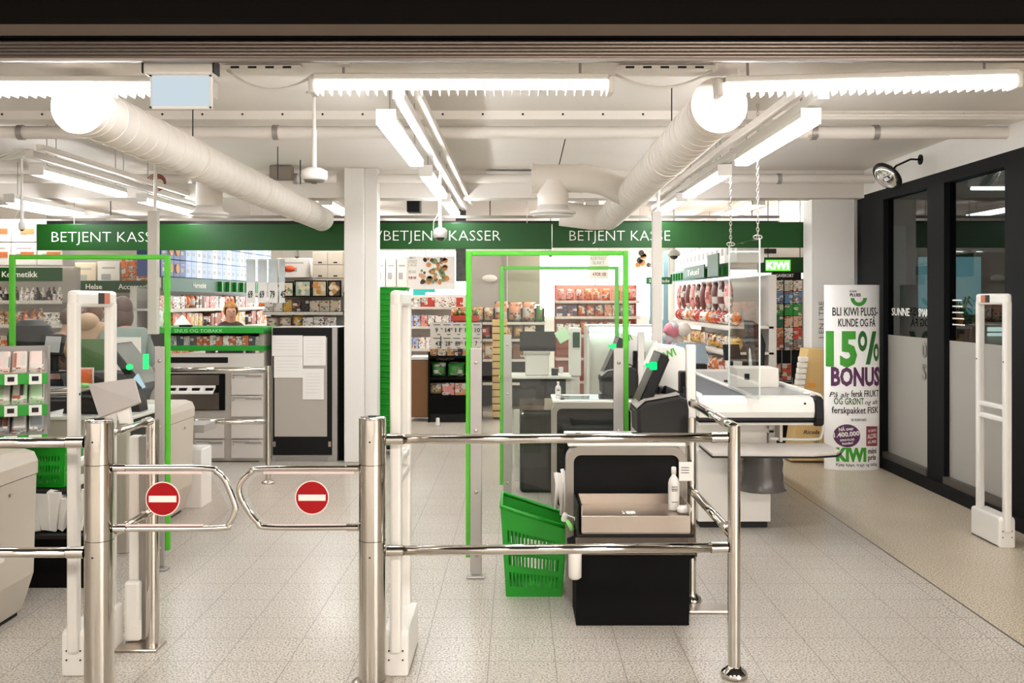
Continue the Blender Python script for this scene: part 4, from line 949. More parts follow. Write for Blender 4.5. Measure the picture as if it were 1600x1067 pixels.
parts(t, 'chute_slot', black, *[('box', at(x, 0, DY).x, at(x+11, 0, DY).x, DY-.10, DY-.06, at(0, 609, DY).z, at(0, 605, DY).z) for x in (268, 285, 305, 326)])
part(t, 'lower_door', steel, bxp(266, 614, 342, 640, DY-.006, .006))
for (x0, x1, ys) in ((361, 411, ((584, 617), (619, 651), (656, 685), (688, 716))), (304, 350, ((654, 685), (688, 716)))):
    for (ya, yb) in ys:
        d = part(t, 'drawer', lam, bxp(x0, ya, x1, yb, DY-.005, .025, 0, .004))
        parts(d, 'drawer_pull', gpowder, bxp(x0+2, ya+1, x1-22, ya+3.2, DY-.012, .008, 0, .001), bxp(x0+22, ya+2, x1-3, ya+5, DY-.018, .014, 0, .001)); part(d, 'lock', steel, ('cyl', (at(x0+4, 0, DY).x, DY-.004, at(0, ya+6, DY).z), (at(x0+4, 0, DY).x, DY-.012, at(0, ya+6, DY).z), .009))
# packets in the niche
xx = 266
pal = [('#8a8f92', 'grey'), ('#32404a', 'slate'), ('#b9b4ac', 'silver'), ('#5a5654', 'charcoal'), ('#c7632f', 'orange'), ('#c24e28', 'rust'), ('#d8cfc4', 'cream'), ('#cf6a3a', 'orange'), ('#e6ded4', 'cream'), ('#c85a33', 'rust'), ('#dfd2c4', 'cream'), ('#d06b35', 'orange'), ('#3c4146', 'slate'), ('#aaa69f', 'silver')]
for i, (c, nm) in enumerate(pal):
    w = 10.2
    o = solo('tobacco_packet', '%s packet standing in the niche of the green-edged counter' % nm, 'packet', PRINT, bxp(xx+.4, 524+RND.random()*1.5, xx+w-.4, 540, DY+.02, .12, 0, .003), group='%s packets in the counter niche' % nm)
    setcol(o, c); xx += w
# things standing on the green shelf top
ztop = at(0, 511, DY-.12).z
bottle('spray_bottle', 'white spray bottle on the left end of the green counter shelf', at(250, 0, 9.8).x, 9.8, ztop, .20, .03)
o = solo('paper_heap', 'crumpled white napkin on the green counter shelf', 'napkin', paper, ('lathe', [(.09, 0), (.08, .03), (.03, .09), (0, .12)], (at(285, 0, 9.85).x, 9.85, ztop), 0, 9))
solo('black_tray', 'flat black tray under the white napkin on the green shelf', 'tray', black, ('box', at(285, 0, 9.7).x-.02, at(300, 0, 9.7).x, 9.66, 9.72, ztop, ztop+.02))
# black glazed cabinet with notices
CY = 9.80
t = thing('server_cabinet', 'tall black-fronted cabinet with paper notices, left of the column', 'cabinet', (at(482, 0, CY).x, CY, 0))
part(t, 'carcass', alu, bxp(424, 511, 527, 721, CY+.012, .5, 0, .006), ('box', at(519, 0, CY).x, at(527, 0, CY).x, CY-.004, CY+.02, .03, at(0, 511, CY).z))
part(t, 'side', blackm, bxp(527.2, 512, 538, 721, CY+.06, .45))
d = part(t, 'door', black, bxp(426, 512, 519, 711, CY-.006, .016, 0, .003)); part(d, 'grey_panel', gplast, bxp(429, 527, 511, 682, CY-.009, .002)); parts(d, 'hinge', steel, *[bxp(x, y, x+4, y+8, CY-.014, .007) for x in (426.5, 513) for y in (690,)])
part(t, 'plinth_grille', gpowder, bxp(431, 714, 512, 721, CY+.004, .008), *[bxp(433+3*k, 714.5, 434.2+3*k, 720.5, CY+.0, .006) for k in range(26)])
for i, (x0, y0, x1, y1, n) in enumerate(((425, 524, 473, 556, 'upper left landscape'), (428, 556.5, 473, 590, 'lower left landscape'), (474, 525, 509, 571, 'upper right portrait'), (473, 576, 506, 624, 'lower right portrait'))):
    o = solo('paper_notice', '%s paper notice taped on the black cabinet' % n, 'notice', [paper, mat('faint_print', '#cdc7c0', .8)], bxp(x0, y0, x1, y1, CY-.016-.0005*i, .003),
             *[bxp(x0+4, y0+7+k*5, x1-5-3*RND.random(), y0+7.8+k*5, CY-.0175-.0005*i, .001, 1) for k in range(int((y1-y0-12)/5))])
# chrome rail in front of the desk
RYY = 8.63; rx = at(419, 0, RYY).x
t = thing('rail_post', 'chrome rail post in front of the drawers beside the black cabinet', 'post', (rx, RYY, 0))
part(t, 'tube', chrome, ('cyl', (rx, RYY, .01), (rx, RYY, at(0, 571, RYY).z), .024)); part(t, 'base_collar', chrome, ('lathe', [(.06, 0), (.06, .012), (.03, .03), (.025, .03)], (rx, RYY, 0), 0, 20))
for y, n in ((578, 'upper'), (659, 'lower')):
    z = at(0, y, RYY).z; rail('guard_rail', [(-3.12, RYY, z), (rx-.026, RYY, z)], '%s chrome rail in front of the grey drawers' % n, .022, False)
# ================================================================== RIGHT CONVEYOR TILL
CX0, CX1 = 1.28, 2.13
t = thing('conveyor_till', 'white conveyor till at right with a clear screen hanging over it', 'till', (1.7, 8.3, 0))
yf = 6.9
part(t, 'end_housing', wplast, ('prism', [(yf-.06, .80), (yf-.075, .84), (yf-.07, .90), (yf-.03, .935), (yf+.06, .945), (yf+.06, .80)], 'x', CX0, CX1-.04, 0, .004))
part(t, 'dark_roller', black, ('prism', [(yf-.055, .765), (yf-.065, .78), (yf-.06, .80), (yf+.06, .80), (yf+.06, .765)], 'x', CX0, CX1-.03))
part(t, 'corner_guard', black, ('prism', [(yf-.09, .755), (yf-.095, .80), (yf-.08, .93), (yf-.03, .945), (yf+.05, .945), (yf+.05, .74), (yf-.06, .74)], 'x', CX1-.04, CX1+.02, 0, .008))
part(t, 'under_tray', lgrey, ('box', CX0, CX1-.04, yf-.04, yf+.4, .745, .762), ('box', CX0, CX1-.02, yf+.06, 9.85, .74, .925))
part(t, 'belt', belt, ('box', CX0+.05, 1.63, yf+.06, 9.8, .926, .945)); part(t, 'divider', wplast, ('box', 1.64, 1.68, yf+.06, 9.8, .926, .957, 0, .006), ('box', CX0, CX0+.045, yf+.06, 9.85, .926, .957, 0, .005))
part(t, 'packing_slide', mat('slide_steel', '#a9a7a3', .35, .4), ('box', 1.69, 2.10, yf+.06, 9.3, .926, .942)); part(t, 'slide_edge', wplast, ('box', 2.10, 2.135, yf+.06, 9.3, .926, .97, 0, .008))
part(t, 'cabinet', wplast, ('box', 1.29, 1.81, yf+.04, 9.7, .045, .56, 0, .006)); part(t, 'cabinet_top', lgrey, ('box', 1.29, 1.7, yf+.25, 9.7, .56, .74))
part(t, 'white_board', paper, ('box', 1.30, 1.83, yf+.23, yf+.245, .56, .72)); part(t, 'kick', black, ('box', 1.31, 1.79, yf+.06, 9.6, 0, .045))
part(t, 'end_shelf', mat('grey_laminate_shelf', '#b8afa5', .45), ('prism', [(1.29, 6.42), (1.95, 6.40), (2.12, 6.46), (2.18, 6.56), (2.18, 6.9), (1.29, 6.9)], 'z', .598, .612)); part(t, 'shelf_edge', dgrey, ('prism', [(1.285, 6.413), (1.95, 6.393), (2.125, 6.454), (2.187, 6.557), (2.187, 6.9), (1.29, 6.9)], 'z', .585, .598))
part(t, 'tube_frame', wplast, ('tube', smooth_path([(2.06, yf+.1, .955), (2.16, yf+.1, .95), (2.195, yf+.1, .90), (2.20, yf+.1, .72), (2.19, yf+.1, .655), (2.14, yf+.1, .625), (1.82, yf+.1, .628)]), .011, 0, 8))
part(t, 'bracket', lgrey, ('box', 1.88, 1.90, yf+.06, yf+.2, .612, .745), ('box', 1.83, 1.95, 6.88, 6.94, .56, .585))
part(t, 'logo_dot', dgrey, ('cyl', (2.02, yf-.0755, .90), (2.02, yf-.068, .90), .008))
t = thing('waste_bag', 'bin with a clear wrinkled liner under the right conveyor shelf', 'bin', (1.70, 6.75, .31))
b = MB(); n = 28; rings = []
for (z, r) in ((.56, .125), (.50, .13), (.42, .135), (.36, .135), (.325, .145), (.31, .16), (.30, .12), (.305, 0.02)):
    rings.append([b.bm.verts.new((1.70+r*1.05*math.cos(2*PI*k/n)*(1+.10*math.sin(5*k+z*40)*RND.random()), 6.75+r*.8*math.sin(2*PI*k/n)*(1+.08*RND.random()), z)) for k in range(n)])
for p_, q_ in zip(rings, rings[1:]):
    for k in range(n): b.bm.faces.new((p_[k], p_[(k+1) % n], q_[(k+1) % n], q_[k])).smooth = True
b.build('liner', bagm, t)
part(t, 'hoop', gpowder, ('tube', [(1.70+.134*math.cos(a), 6.75+.105*math.sin(a), .562) for a in [2*PI*k/20 for k in range(20)]], .006, 0, 6, True), ('box', 1.66, 1.74, 6.75, 6.86, .566, .572))
# back equipment of the right till
solo('card_terminal', 'black card terminal on a stalk behind the hanging screen', 'card terminal', [black, screenm], ('box', 1.72, 1.86, 8.1, 8.13, 1.12, 1.26, 0, .01, RX(-25)), ('cyl', (1.79, 8.14, .942), (1.79, 8.14, 1.14), .018), ('cyl', (1.79, 8.14, .942), (1.79, 8.14, .955), .06))
solo('parcel', 'white cardboard parcel on the packing slide behind the hanging screen', 'box', [mat('white_card_box', '#d8d0c6', .7), dgrey], ('box', 1.72, 2.05, 7.62, 7.95, .9425, 1.09, 0, .004), ('box', 1.78, 1.82, 7.617, 7.62, 1.0, 1.05, 1))
bottle('lotion_bottle', 'white lotion bottle on the till behind the hanging screen', at(1180, 0, 8.45).x, 8.45, .944, .40, .055)
solo('shop_radio', 'black curved till back at the right edge of the hanging screen', 'till back', black, ('prism', [(2.04, .98), (2.09, .98), (2.11, 1.25), (2.05, 1.42), (2.0, 1.45), (2.02, 1.2)], 'y', 8.25, 8.6, 0, .012))
t = thing('newspaper_bin', 'small white sloping stand with black supports beyond the belt', 'stand', (at(1095, 0, 9.95).x, 9.95, 0))
part(t, 'slope', mat('blue_grey_steel', '#7f8a90', .35, .5), ('prism', [(9.92, .98), (10.12, 1.16), (10.12, 1.18), (9.92, 1.0)], 'x', 1.65, 1.95)); part(t, 'body', dgrey, ('box', 1.66, 1.94, 9.93, 10.12, 0, .97))
# third till back: attendant desk with screen and printer
t = thing('attendant_desk', 'pale desk edge with dark front behind the second clear screen', 'desk', (at(830, 0, 9.2).x, 9.2, 0))
z = at(0, 588, 9.2).z
part(t, 'top', lgrey, ('box', at(780, 0, 9.2).x, at(893, 0, 9.2).x, 9.15, 9.7, z-.02, z+.0, 0, .004)); part(t, 'dark_front', dgrey, ('box', at(812, 0, 9.2).x, at(884, 0, 9.2).x, 9.2, 9.25, at(0, 622, 9.2).z, z-.02))
part(t, 'leg_frame', smoky, ('box', at(812, 0, 9.2).x, at(884, 0, 9.2).x, 9.21, 9.23, .03, at(0, 622, 9.2).z)); parts(t, 'foot', lgrey, ('box', at(790, 0, 9.2).x, at(800, 0, 9.2).x, 9.2, 9.6, 0, z-.02), ('box', at(884, 0, 9.2).x, at(892, 0, 9.2).x, 9.2, 9.6, 0, z-.02))
t = thing('bag_bin', 'dark smoky bin standing left of the second self-checkout', 'bin', (at(840, 0, 8.2).x, 8.2, 0))
part(t, 'tub', clear('dark_bin', '#4a4642', .8, body=.8, bodycol='#3b3835'), ('box', at(812, 0, 8.2).x, at(866, 0, 8.2).x, 8.2, 8.45, .0, at(0, 645, 8.2).z, 0, .03))
part(t, 'post', wplast, ('box', at(803, 0, 8.2).x, at(811, 0, 8.2).x, 8.2, 8.23, .1, at(0, 640, 8.2).z, 0, .006))
a, c = at(812, 549, 9.5), at(868, 518, 9.5)
t = thing('till_monitor', 'black till monitor seen from behind through the clear screens', 'monitor', ((a.x+c.x)/2, 9.5, z))
part(t, 'back', black, ('box', a.x, c.x, 9.5, 9.54, a.z, c.z, 0, .012)); part(t, 'neck', black, ('box', (a.x+c.x)/2-.03, (a.x+c.x)/2+.03, 9.52, 9.56, z, a.z))
o = solo('printer', 'white box printer on the pale desk behind the clear screens', 'printer', [lgrey, gplast], bxp(821, 553, 858, 587, 9.28, .18, 0, .01), bxp(818, 550, 860, 554, 9.27, .2, 1, .004))
solo('desk_caddy', 'small dark caddy with papers right of the white printer', 'caddy', [dgrey, paper], bxp(862, 576, 872, 587, 9.3, .1), bxp(873, 574, 880, 583.5, 9.32, .05, 1))
t = thing('till_tower', 'white and green slim tower right of the till monitor', 'tower', (at(897, 0, 9.6).x, 9.6, 0))
part(t, 'column', wplast, bxp(889, 512, 908, 588, 9.6, .1, 0, .01), ('box', at(891, 0, 9.6).x, at(906, 0, 9.6).x, 9.62, 9.69, 0, at(0, 588, 9.6).z)); part(t, 'green_screen', mat('dark_green_screen', '#0f3b26', .3), bxp(895, 519, 906, 543, 9.594, .006))
solo('green_leaflet', 'pale green leaflet tilted beside the slim tower', 'leaflet', mat('pale_green_paper', '#bfe0b4', .7), ('box', -.06, .06, 0, .003, -.06, .06, 0, 0, RY(-30)), X=TR(*at(879, 524, 9.45)))
t = thing('freezer_display', 'white chest display with pale lit edge beyond the second self-checkout', 'display', (at(975, 0, 11.5).x, 11.5, 0))
parts(t, 'lit_canopy', cyanlamp, bxp(921, 511, 1029, 518, 11.5, .4), bxp(921, 520, 1029, 525, 11.5, .4)); part(t, 'frame', wplast, bxp(919, 508, 1031, 511, 11.48, .5), bxp(919, 518, 1031, 520, 11.48, .5), bxp(1027, 509, 1032, 560, 11.48, .5), bxp(917, 509, 921, 660, 11.48, .5)); part(t, 'cabinet', lgrey, ('box', at(921, 0, 11.5).x, at(1027, 0, 11.5).x, 11.6, 12.2, 0, at(0, 525, 11.5).z))
# ================================================================== PROMOTION TOTEM
TY = 9.28; ta, tb = .265, .12
tc_ = at(1337.5, 0, TY); TXC = tc_.x; TYC = TY+tb; ZT = at(0, 445, TY).z
t = thing('promotion_totem', 'tall white oval totem advertising 15% BONUS by the glass wall', 'totem', (TXC, TYC, 0))
part(t, 'body', mat('totem_card', '#f3eee8', .55, var=.01), ('lathe', [(1, 0), (1, .002), (1, ZT), (.0, ZT)], (TXC, TYC, 0), 0, 64, TR(TXC, TYC, 0) @ Matrix.Diagonal((ta, tb, 1, 1))))
def wrap(co):
    dx = max(-.999, min(.999, (co.x-TXC)/ta)); off = co.y-TY
    return Vector((co.x, TYC-tb*math.sqrt(1-dx*dx)+off-.0015, co.z))
U = TY/FPX
def tl(txt, x0, x1, ybase, cap, m, bold=.02, shear=0, name=None):
    part(t, name or 'lettering', m, ('text', txt, (at(x0, 0, TY).x, TY, at(0, ybase, TY).z), cap*U, 0, (x1-x0)*U, 1, bold, .001, None, 'L', wrap, shear))
tl('KIWI', 1328, 1338, 457, 3.5, ink, .0); tl('PLUSS', 1328, 1345, 463, 4.5, ink, .03)
b = MB()
for k in range(20):
    a0, a1 = [PI+PI*q/20 for q in (k, k+1)]
    P = [(TXC+(1342-1337.5)*U+r*U*math.cos(a), TY, at(0, 465.5, TY).z+r*U*math.sin(a)) for r, a in ((13, a0), (13, a1), (7, a1), (7, a0))]
    b.quad(*[wrap(Vector(p)) for p in P])
b.build('smile_mark', mat('green_ink2', '#3d8f2e', .5), t)
tl('BLI KIWI PLUSS-', 1303, 1375, 493, 12.5, ink, .012); tl('KUNDE OG FÅ', 1311, 1370, 510, 12, ink, .012)
tl('15', 1295, 1339, 570, 50, green_ink, .045, name='discount_figures'); 
def disc_ring(cx, cy, rx_, ry_, m, inner=.5, nm='percent_ring'):
    b = MB(); n = 24
    for k in range(n):
        a0, a1 = 2*PI*k/n, 2*PI*(k+1)/n
        P = [((cx-VX)*U+rx_*f*U*math.cos(a), TY, at(0, cy, TY).z+ry_*f*U*math.sin(a)) for f, a in ((1, a0), (1, a1), (inner, a1), (inner, a0))]
        b.quad(*[wrap(Vector(p)) for p in P])
    b.build(nm, m, t)
disc_ring(1348, 533, 7.5, 16, dgreen_ink, .45); disc_ring(1372, 551, 5.5, 14, dgreen_ink, .45)
tl('/', 1353, 1372, 567, 47, dgreen_ink, .03)
tl('BONUS', 1301, 1379, 602, 27, purple_ink, .04, name='bonus_lettering')
tl('På alt', 1299, 1327, 621, 8, ink, .0, .25); tl('fersk FRUKT', 1330, 1377, 620, 10, ink, .01)
tl('OG GRØNT', 1305, 1350, 632, 10, dgreen_ink, .012); tl('og alt', 1352, 1375, 632, 7, ink, 0, .25); tl('ferskpakket FISK', 1302, 1376, 646, 10, ink, .01)
tl('SE KIWI.NO', 1330, 1354, 658, 4, ink, 0)
def wdisc(cx, cy, r, m, nm):
    b = MB(); n = 32; c = (cx-VX)*U; z = at(0, cy, TY).z
    for ring in range(3):
        for k in range(n):
            P = [(c+f*r*U*math.cos(2*PI*a/n), TY, z+f*r*.9*U*math.sin(2*PI*a/n)) for f, a in ((ring/3, k), ((ring+1)/3, k), ((ring+1)/3, k+1), (ring/3, k+1))]
            P = [wrap(Vector(p)) for p in P]
            if ring == 0: b.bm.faces.new([b.bm.verts.new(q) for q in P[:3]])
            else: b.quad(*P)
    b.build(nm, m, t)
wdisc(1324, 681, 20, purple_ink, 'purple_disc')
T4 = dict(shear=0)
def tl2(txt, x0, x1, yb, cap, m, bold=.02):
    part(t, 'lettering', m, ('text', txt, (at(x0, 0, TY).x, TY-.002, at(0, yb, TY).z), cap*U, 0, (x1-x0)*U, 1, bold, .001, RY(-6), 'L', wrap))
tl2('NÅ over', 1312, 1334, 674, 5, ltext); tl2('1.400.000', 1305, 1343, 684, 7, ltext, .03); tl2('KIWI PLUSS', 1314, 1335, 690, 3, ltext); tl2('kunder!', 1317, 1333, 695, 3.5, ltext)
b = MB()
for k in range(4):
    x0, x1 = 1354+5*k, 1359+5*k
    P = [((x-VX)*U, TY, at(0, y, TY).z) for x, y in ((x0, 697+(x0-1354)*.05), (x1, 697+(x1-1354)*.05), (x1, 666+(x1-1354)*.05), (x0, 666+(x0-1354)*.05))]
    b.quad(*[wrap(Vector(p)) for p in P])
b.build('maroon_badge', maroon_ink, t)
tl2('VI SKAL', 1357, 1372, 676, 4, pinkw); tl2('ALDRI', 1356, 1372, 686, 7, pinkw); tl2('FÅ PRIS', 1357, 1372, 694, 4.5, pinkw)
tl('KIWI', 1308, 1354, 720, 19, green_ink, .06, name='brand_lettering'); tl('mini', 1357, 1372, 709, 8, ink, .02); tl('pris', 1357, 1371, 719, 8, ink, .02); tl('Kjøp kjapt, trygt og billig', 1308, 1373, 728.5, 4.5, ink, 0)
# vertical lettering on the pillar
pp = at(1287, 528, 10.098)
solo('pillar_notice', 'thin grey upright lettering on the white pillar left of the totem', 'lettering', mat('grey_ink', '#77716a', .6), ('text', 'I EN I TRE', (pp.x, 10.0985, pp.z), .05, 0, .38, 1, 0, .001, RY(-90)))
# ================================================================== SWEET STAND WITH CARD FRONT
t = thing('sweets_stand', 'tan cardboard sweets stand leaning beside the white pillar', 'stand', (2.98, 9.75, 0))
part(t, 'body', tan, ('prism', [(at(1236, 0, 9.7).x, .02), (at(1290, 0, 9.7).x, .02), (at(1290, 0, 9.7).x, at(0, 590, 9.7).z), (at(1292, 0, 9.7).x, at(0, 546, 9.7).z), (at(1263, 0, 9.7).x, at(0, 545, 9.7).z), (at(1250, 0, 9.7).x, at(0, 620, 9.7).z)], 'y', 9.7, 9.98, 0, .006))
part(t, 'brand_script', ink, ('text', 'Ricola', (at(1255, 0, 9.7).x, 9.698, at(0, 678, 9.7).z), 6*.0064, 0, 25*.0064, 1, .01, .001, None, 'L', None, .3))
part(t, 'fruit_print', mat('lemon_print', '#d9913a', .6), ('box', at(1262, 0, 9.7).x, at(1274, 0, 9.7).x, 9.6975, 9.7, at(0, 606, 9.7).z, at(0, 598, 9.7).z)); part(t, 'leaf_print', dgreen_ink, *[('prism', [(2.98+.0, .15), (2.98+.05*math.cos(a), .15+.09*math.sin(a)), (2.99+.04*math.cos(a), .15+.07*math.sin(a))], 'y', 9.697, 9.699) for a in (.6, 1.1, 1.6, 2.1, 2.6)])
for k in range(8):
    y = 553+9*k; x = 1263-1.25*k
    solo('sweets_box', 'white sweets box in the step %s of the tan stand' % (('top of eight', 'second of eight', 'third of eight', 'fourth of eight', 'fifth of eight', 'sixth of eight', 'seventh of eight', 'lowest of eight')[k]), 'box', wplast, bxp(x-12, y+5, x, y+12, 9.6, .102, 0, .004), group='white boxes down the tan stand')
# ================================================================== GIFT CARD STAND
GY = 10.9
t = thing('gift_card_stand', 'black gift card stand with a dark GAVEKORT header left of the pillar', 'stand', (at(1230, 0, GY).x, GY+.1, 0))
part(t, 'back_panel', dgrey, bxp(1203, 436, 1257, 600, GY+.05, .04)); part(t, 'header', black, bxp(1207, 425, 1252, 436, GY, .06, 0, .004)); part(t, 'lettering', ltext, ('text', 'GAVEKORT', (at(1212, 0, GY).x, GY-.002, at(0, 433, GY).z), 5*GY/FPX, 0, 28*GY/FPX, 1, 0)); part(t, 'foot', black, ('box', at(1203, 0, GY).x, at(1257, 0, GY).x, GY+.05, GY+.4, 0, .06), ('box', at(1226, 0, GY).x, at(1236, 0, GY).x, GY+.09, GY+.13, .06, 1.6))
parts(t, 'wire_side', alu, *[('cyl', (at(x, 0, GY).x, GY, at(0, 590, GY).z), (at(x, 0, GY).x, GY, at(0, 437, GY).z), .006) for x in (1208, 1221.5, 1236, 1254)])
cards = [('#b9b09c', 'beige house'), ('#5e86b5', 'blue'), ('#2f9a35', 'green'), ('#e0b090', 'red and cream'), ('#d0793a', 'orange'), ('#b0573c', 'rust and grey')]
for r, ((c, nm), (ya, yb)) in enumerate(zip(cards, ((438, 455), (456, 474), (475, 493), (494, 511), (512, 530), (530, 547)))):
    for k, (xa, xb) in enumerate(((1210, 1224), (1226, 1239), (1240, 1253))):
        cc = c
        if r == 3 and k == 0: cc, n2 = '#176b4a', 'dark green'
        elif r == 4 and k == 1: cc, n2 = '#e6ddd0', 'white with orange fruit'
        elif r == 4 and k == 2: cc, n2 = '#d8432c', 'red lettered'
        elif r == 5 and k > 0: cc, n2 = '#8e8a82', 'grey'
        else: n2 = nm
        o = solo('gift_card', '%s gift card, %s column, row %s of the GAVEKORT stand' % (n2, ('left', 'middle', 'right')[k], ('one', 'two', 'three', 'four', 'five', 'six')[r]), 'gift card', PRINT, bxp(xa, ya, xb, yb, GY-.01, .012, 0, .002), group='gift cards on the stand')
        setcol(o, cc)
for k, (x0, x1) in enumerate(((1206, 1220), (1222, 1236))):
    o = solo('gift_card', 'red and cream gift card pack on the low rack, %s of two' % ('left', 'right')[k], 'gift card', PRINT, bxp(x0, 568, x1, 594, GY-.06, .02, 0, .002), group='gift cards on the low rack'); setcol(o, '#d8a58a' if k == 0 else '#d3512f')
t = thing('wire_rack', 'low grey wire rack under the gift cards', 'rack', (at(1222, 0, GY).x, GY-.1, at(0, 625, GY).z))
part(t, 'frame', alu, *[('cyl', at(x, 590, GY-.09), at(x, 625, GY-.09), .006) for x in (1204, 1221, 1238)], *[('cyl', at(1204, y, GY-.09), at(1238, y, GY-.09), .006) for y in (596, 612, 625)])
t = thing('lit_sign_box', 'small bright green and white lit sign above the gift cards', 'sign', at(1217, 425, 11.3))
part(t, 'board', gsign, bxp(1185, 402, 1268, 426, 11.35, .05)); part(t, 'lit_face', glow('lit_green', '#6be04a', 1.0), bxp(1197, 406, 1235, 423, 11.33, .02)); part(t, 'lettering', cyanlamp, ('text', 'KIWI', (at(1199, 0, 11.3).x, 11.327, at(0, 420, 11.3).z), 11*.0075, 0, 34*.0075, 1, .03)); parts(t, 'hanger', dgrey, *[('cyl', (at(x, 0, 11.37).x, 11.37, at(0, 402, 11.37).z), (at(x, 0, 11.37).x, 11.37, 2.95), .005) for x in (1200, 1250)])
solo('vent_panel', 'pale wall panel with two dark vents above the gift card stand', 'panel', [lgrey, dgrey], ('box', 2.5, WR, 12.05, 12.1, 2.0, 2.6), *[('box', x, x+.16, 12.045, 12.05, 2.2, 2.26, 1) for x in (2.66, 3.05)])
# ================================================================== SHELF RUNS AND GOODS
def unit_mesh(kind):
    b = MB()
    if kind == 'box': b.box(-.5, .5, -.5, .5, 0, 1, 0, .03)
    elif kind == 'tin': b.lathe([(.46, 0), (.5, .03), (.5, .95), (.46, 1), (0, 1)], (0, 0, 0), 0, 14)
    elif kind == 'jar': b.lathe([(.5, 0), (.5, .7), (.4, .8), (.4, 1), (0, 1)], (0, 0, 0), 0, 14)
    elif kind == 'bottle': b.lathe([(.48, 0), (.5, .05), (.5, .55), (.2, .78), (.18, 1), (0, 1)], (0, 0, 0), 0, 14)
    elif kind == 'bag':
        n = 6; g = []
        for i in range(n+1):
            row = []
            for j in range(n+1):
                u, v = i/n, j/n; f = (math.sin(PI*u)*math.sin(PI*v))**.5; w = .5*(1-.10*math.sin(PI*v))
                row.append((w*(2*u-1), f*.5, v))
            g.append(row)
        F = [[b.bm.verts.new((x, -y, z)) for x, y, z in r] for r in g]; Bk = [[F[i][j] if i in (0, n) or j in (0, n) else b.bm.verts.new((g[i][j][0], g[i][j][1], g[i][j][2])) for j in range(n+1)] for i in range(n+1)]
        for i in range(n):
            for j in range(n):
                b.bm.faces.new((F[i][j], F[i+1][j], F[i+1][j+1], F[i][j+1])).smooth = True
                b.bm.faces.new((Bk[i][j], Bk[i][j+1], Bk[i+1][j+1], Bk[i+1][j])).smooth = True
    me = bpy.data.meshes.new('pack_'+kind); b.bm.to_mesh(me); b.bm.free(); me.materials.append(PRINT); return me
def case_mesh():
    b = MB(); b.box(-.5, .5, -.5, .5, 0, 1, 0, .02); b.box(-.32, .1, -.504, -.5, .30, .52, 1); b.box(-.3, .3, -.503, -.5, .72, .78, 1)
    me = bpy.data.meshes.new('pack_case'); b.bm.to_mesh(me); b.bm.free(); me.materials.append(PLAIN); me.materials.append(mat('faint_case_print', '#a9a5a2', .6)); return me
UNIT = {k: unit_mesh(k) for k in ('box', 'tin', 'jar', 'bottle', 'bag')}
CASE = case_mesh()
NAME = {'box': 'carton', 'tin': 'tin', 'jar': 'jar', 'bottle': 'bottle', 'bag': 'snack_bag'}
CATN = {'box': 'carton', 'tin': 'tin', 'jar': 'jar', 'bottle': 'bottle', 'bag': 'bag'}
COLN = {'white': '#e6e0d8', 'cream': '#dccbb0', 'orange': '#d9732c', 'red': '#c23a2a', 'maroon': '#6b332f', 'pink': '#d98d86', 'blue': '#33457e', 'pale blue': '#9fb2da', 'green': '#3f8a3a', 'brown': '#7c5137', 'tan': '#c09763', 'yellow': '#d8a83c', 'black': '#26211f', 'grey': '#8d8983', 'purple': '#443457', 'rust': '#a24e30', 'salmon': '#d5906e', 'teal': '#3b7d80'}
def good(kind, col, loc, w, d, h, where, rot=0):
    o = bpy.data.objects.new(NAME[kind], UNIT[kind]); COL.objects.link(o)
    o.location = loc; o.scale = (w, d, h); o.rotation_euler = (0, 0, rot); o.color = lin(COLN[col])
    nm = NAME[kind].replace('_', ' ')
    tag(o, '%s %s %s' % (col, nm, where), CATN[kind], '%s %ss %s' % (col, nm, where))
    return o
def case(col, loc, w, d, h, where, rot=0):
    o = good('box', col, loc, w, d, h, where, rot); o.data = CASE; o.name = 'stock_case'; o['label'] = '%s stock case %s' % (col, where); o['category'] = 'case'; o['group'] = '%s stock cases %s' % (col, where); return o
ORD = ('lowest', 'second', 'third', 'fourth', 'fifth', 'sixth', 'seventh')
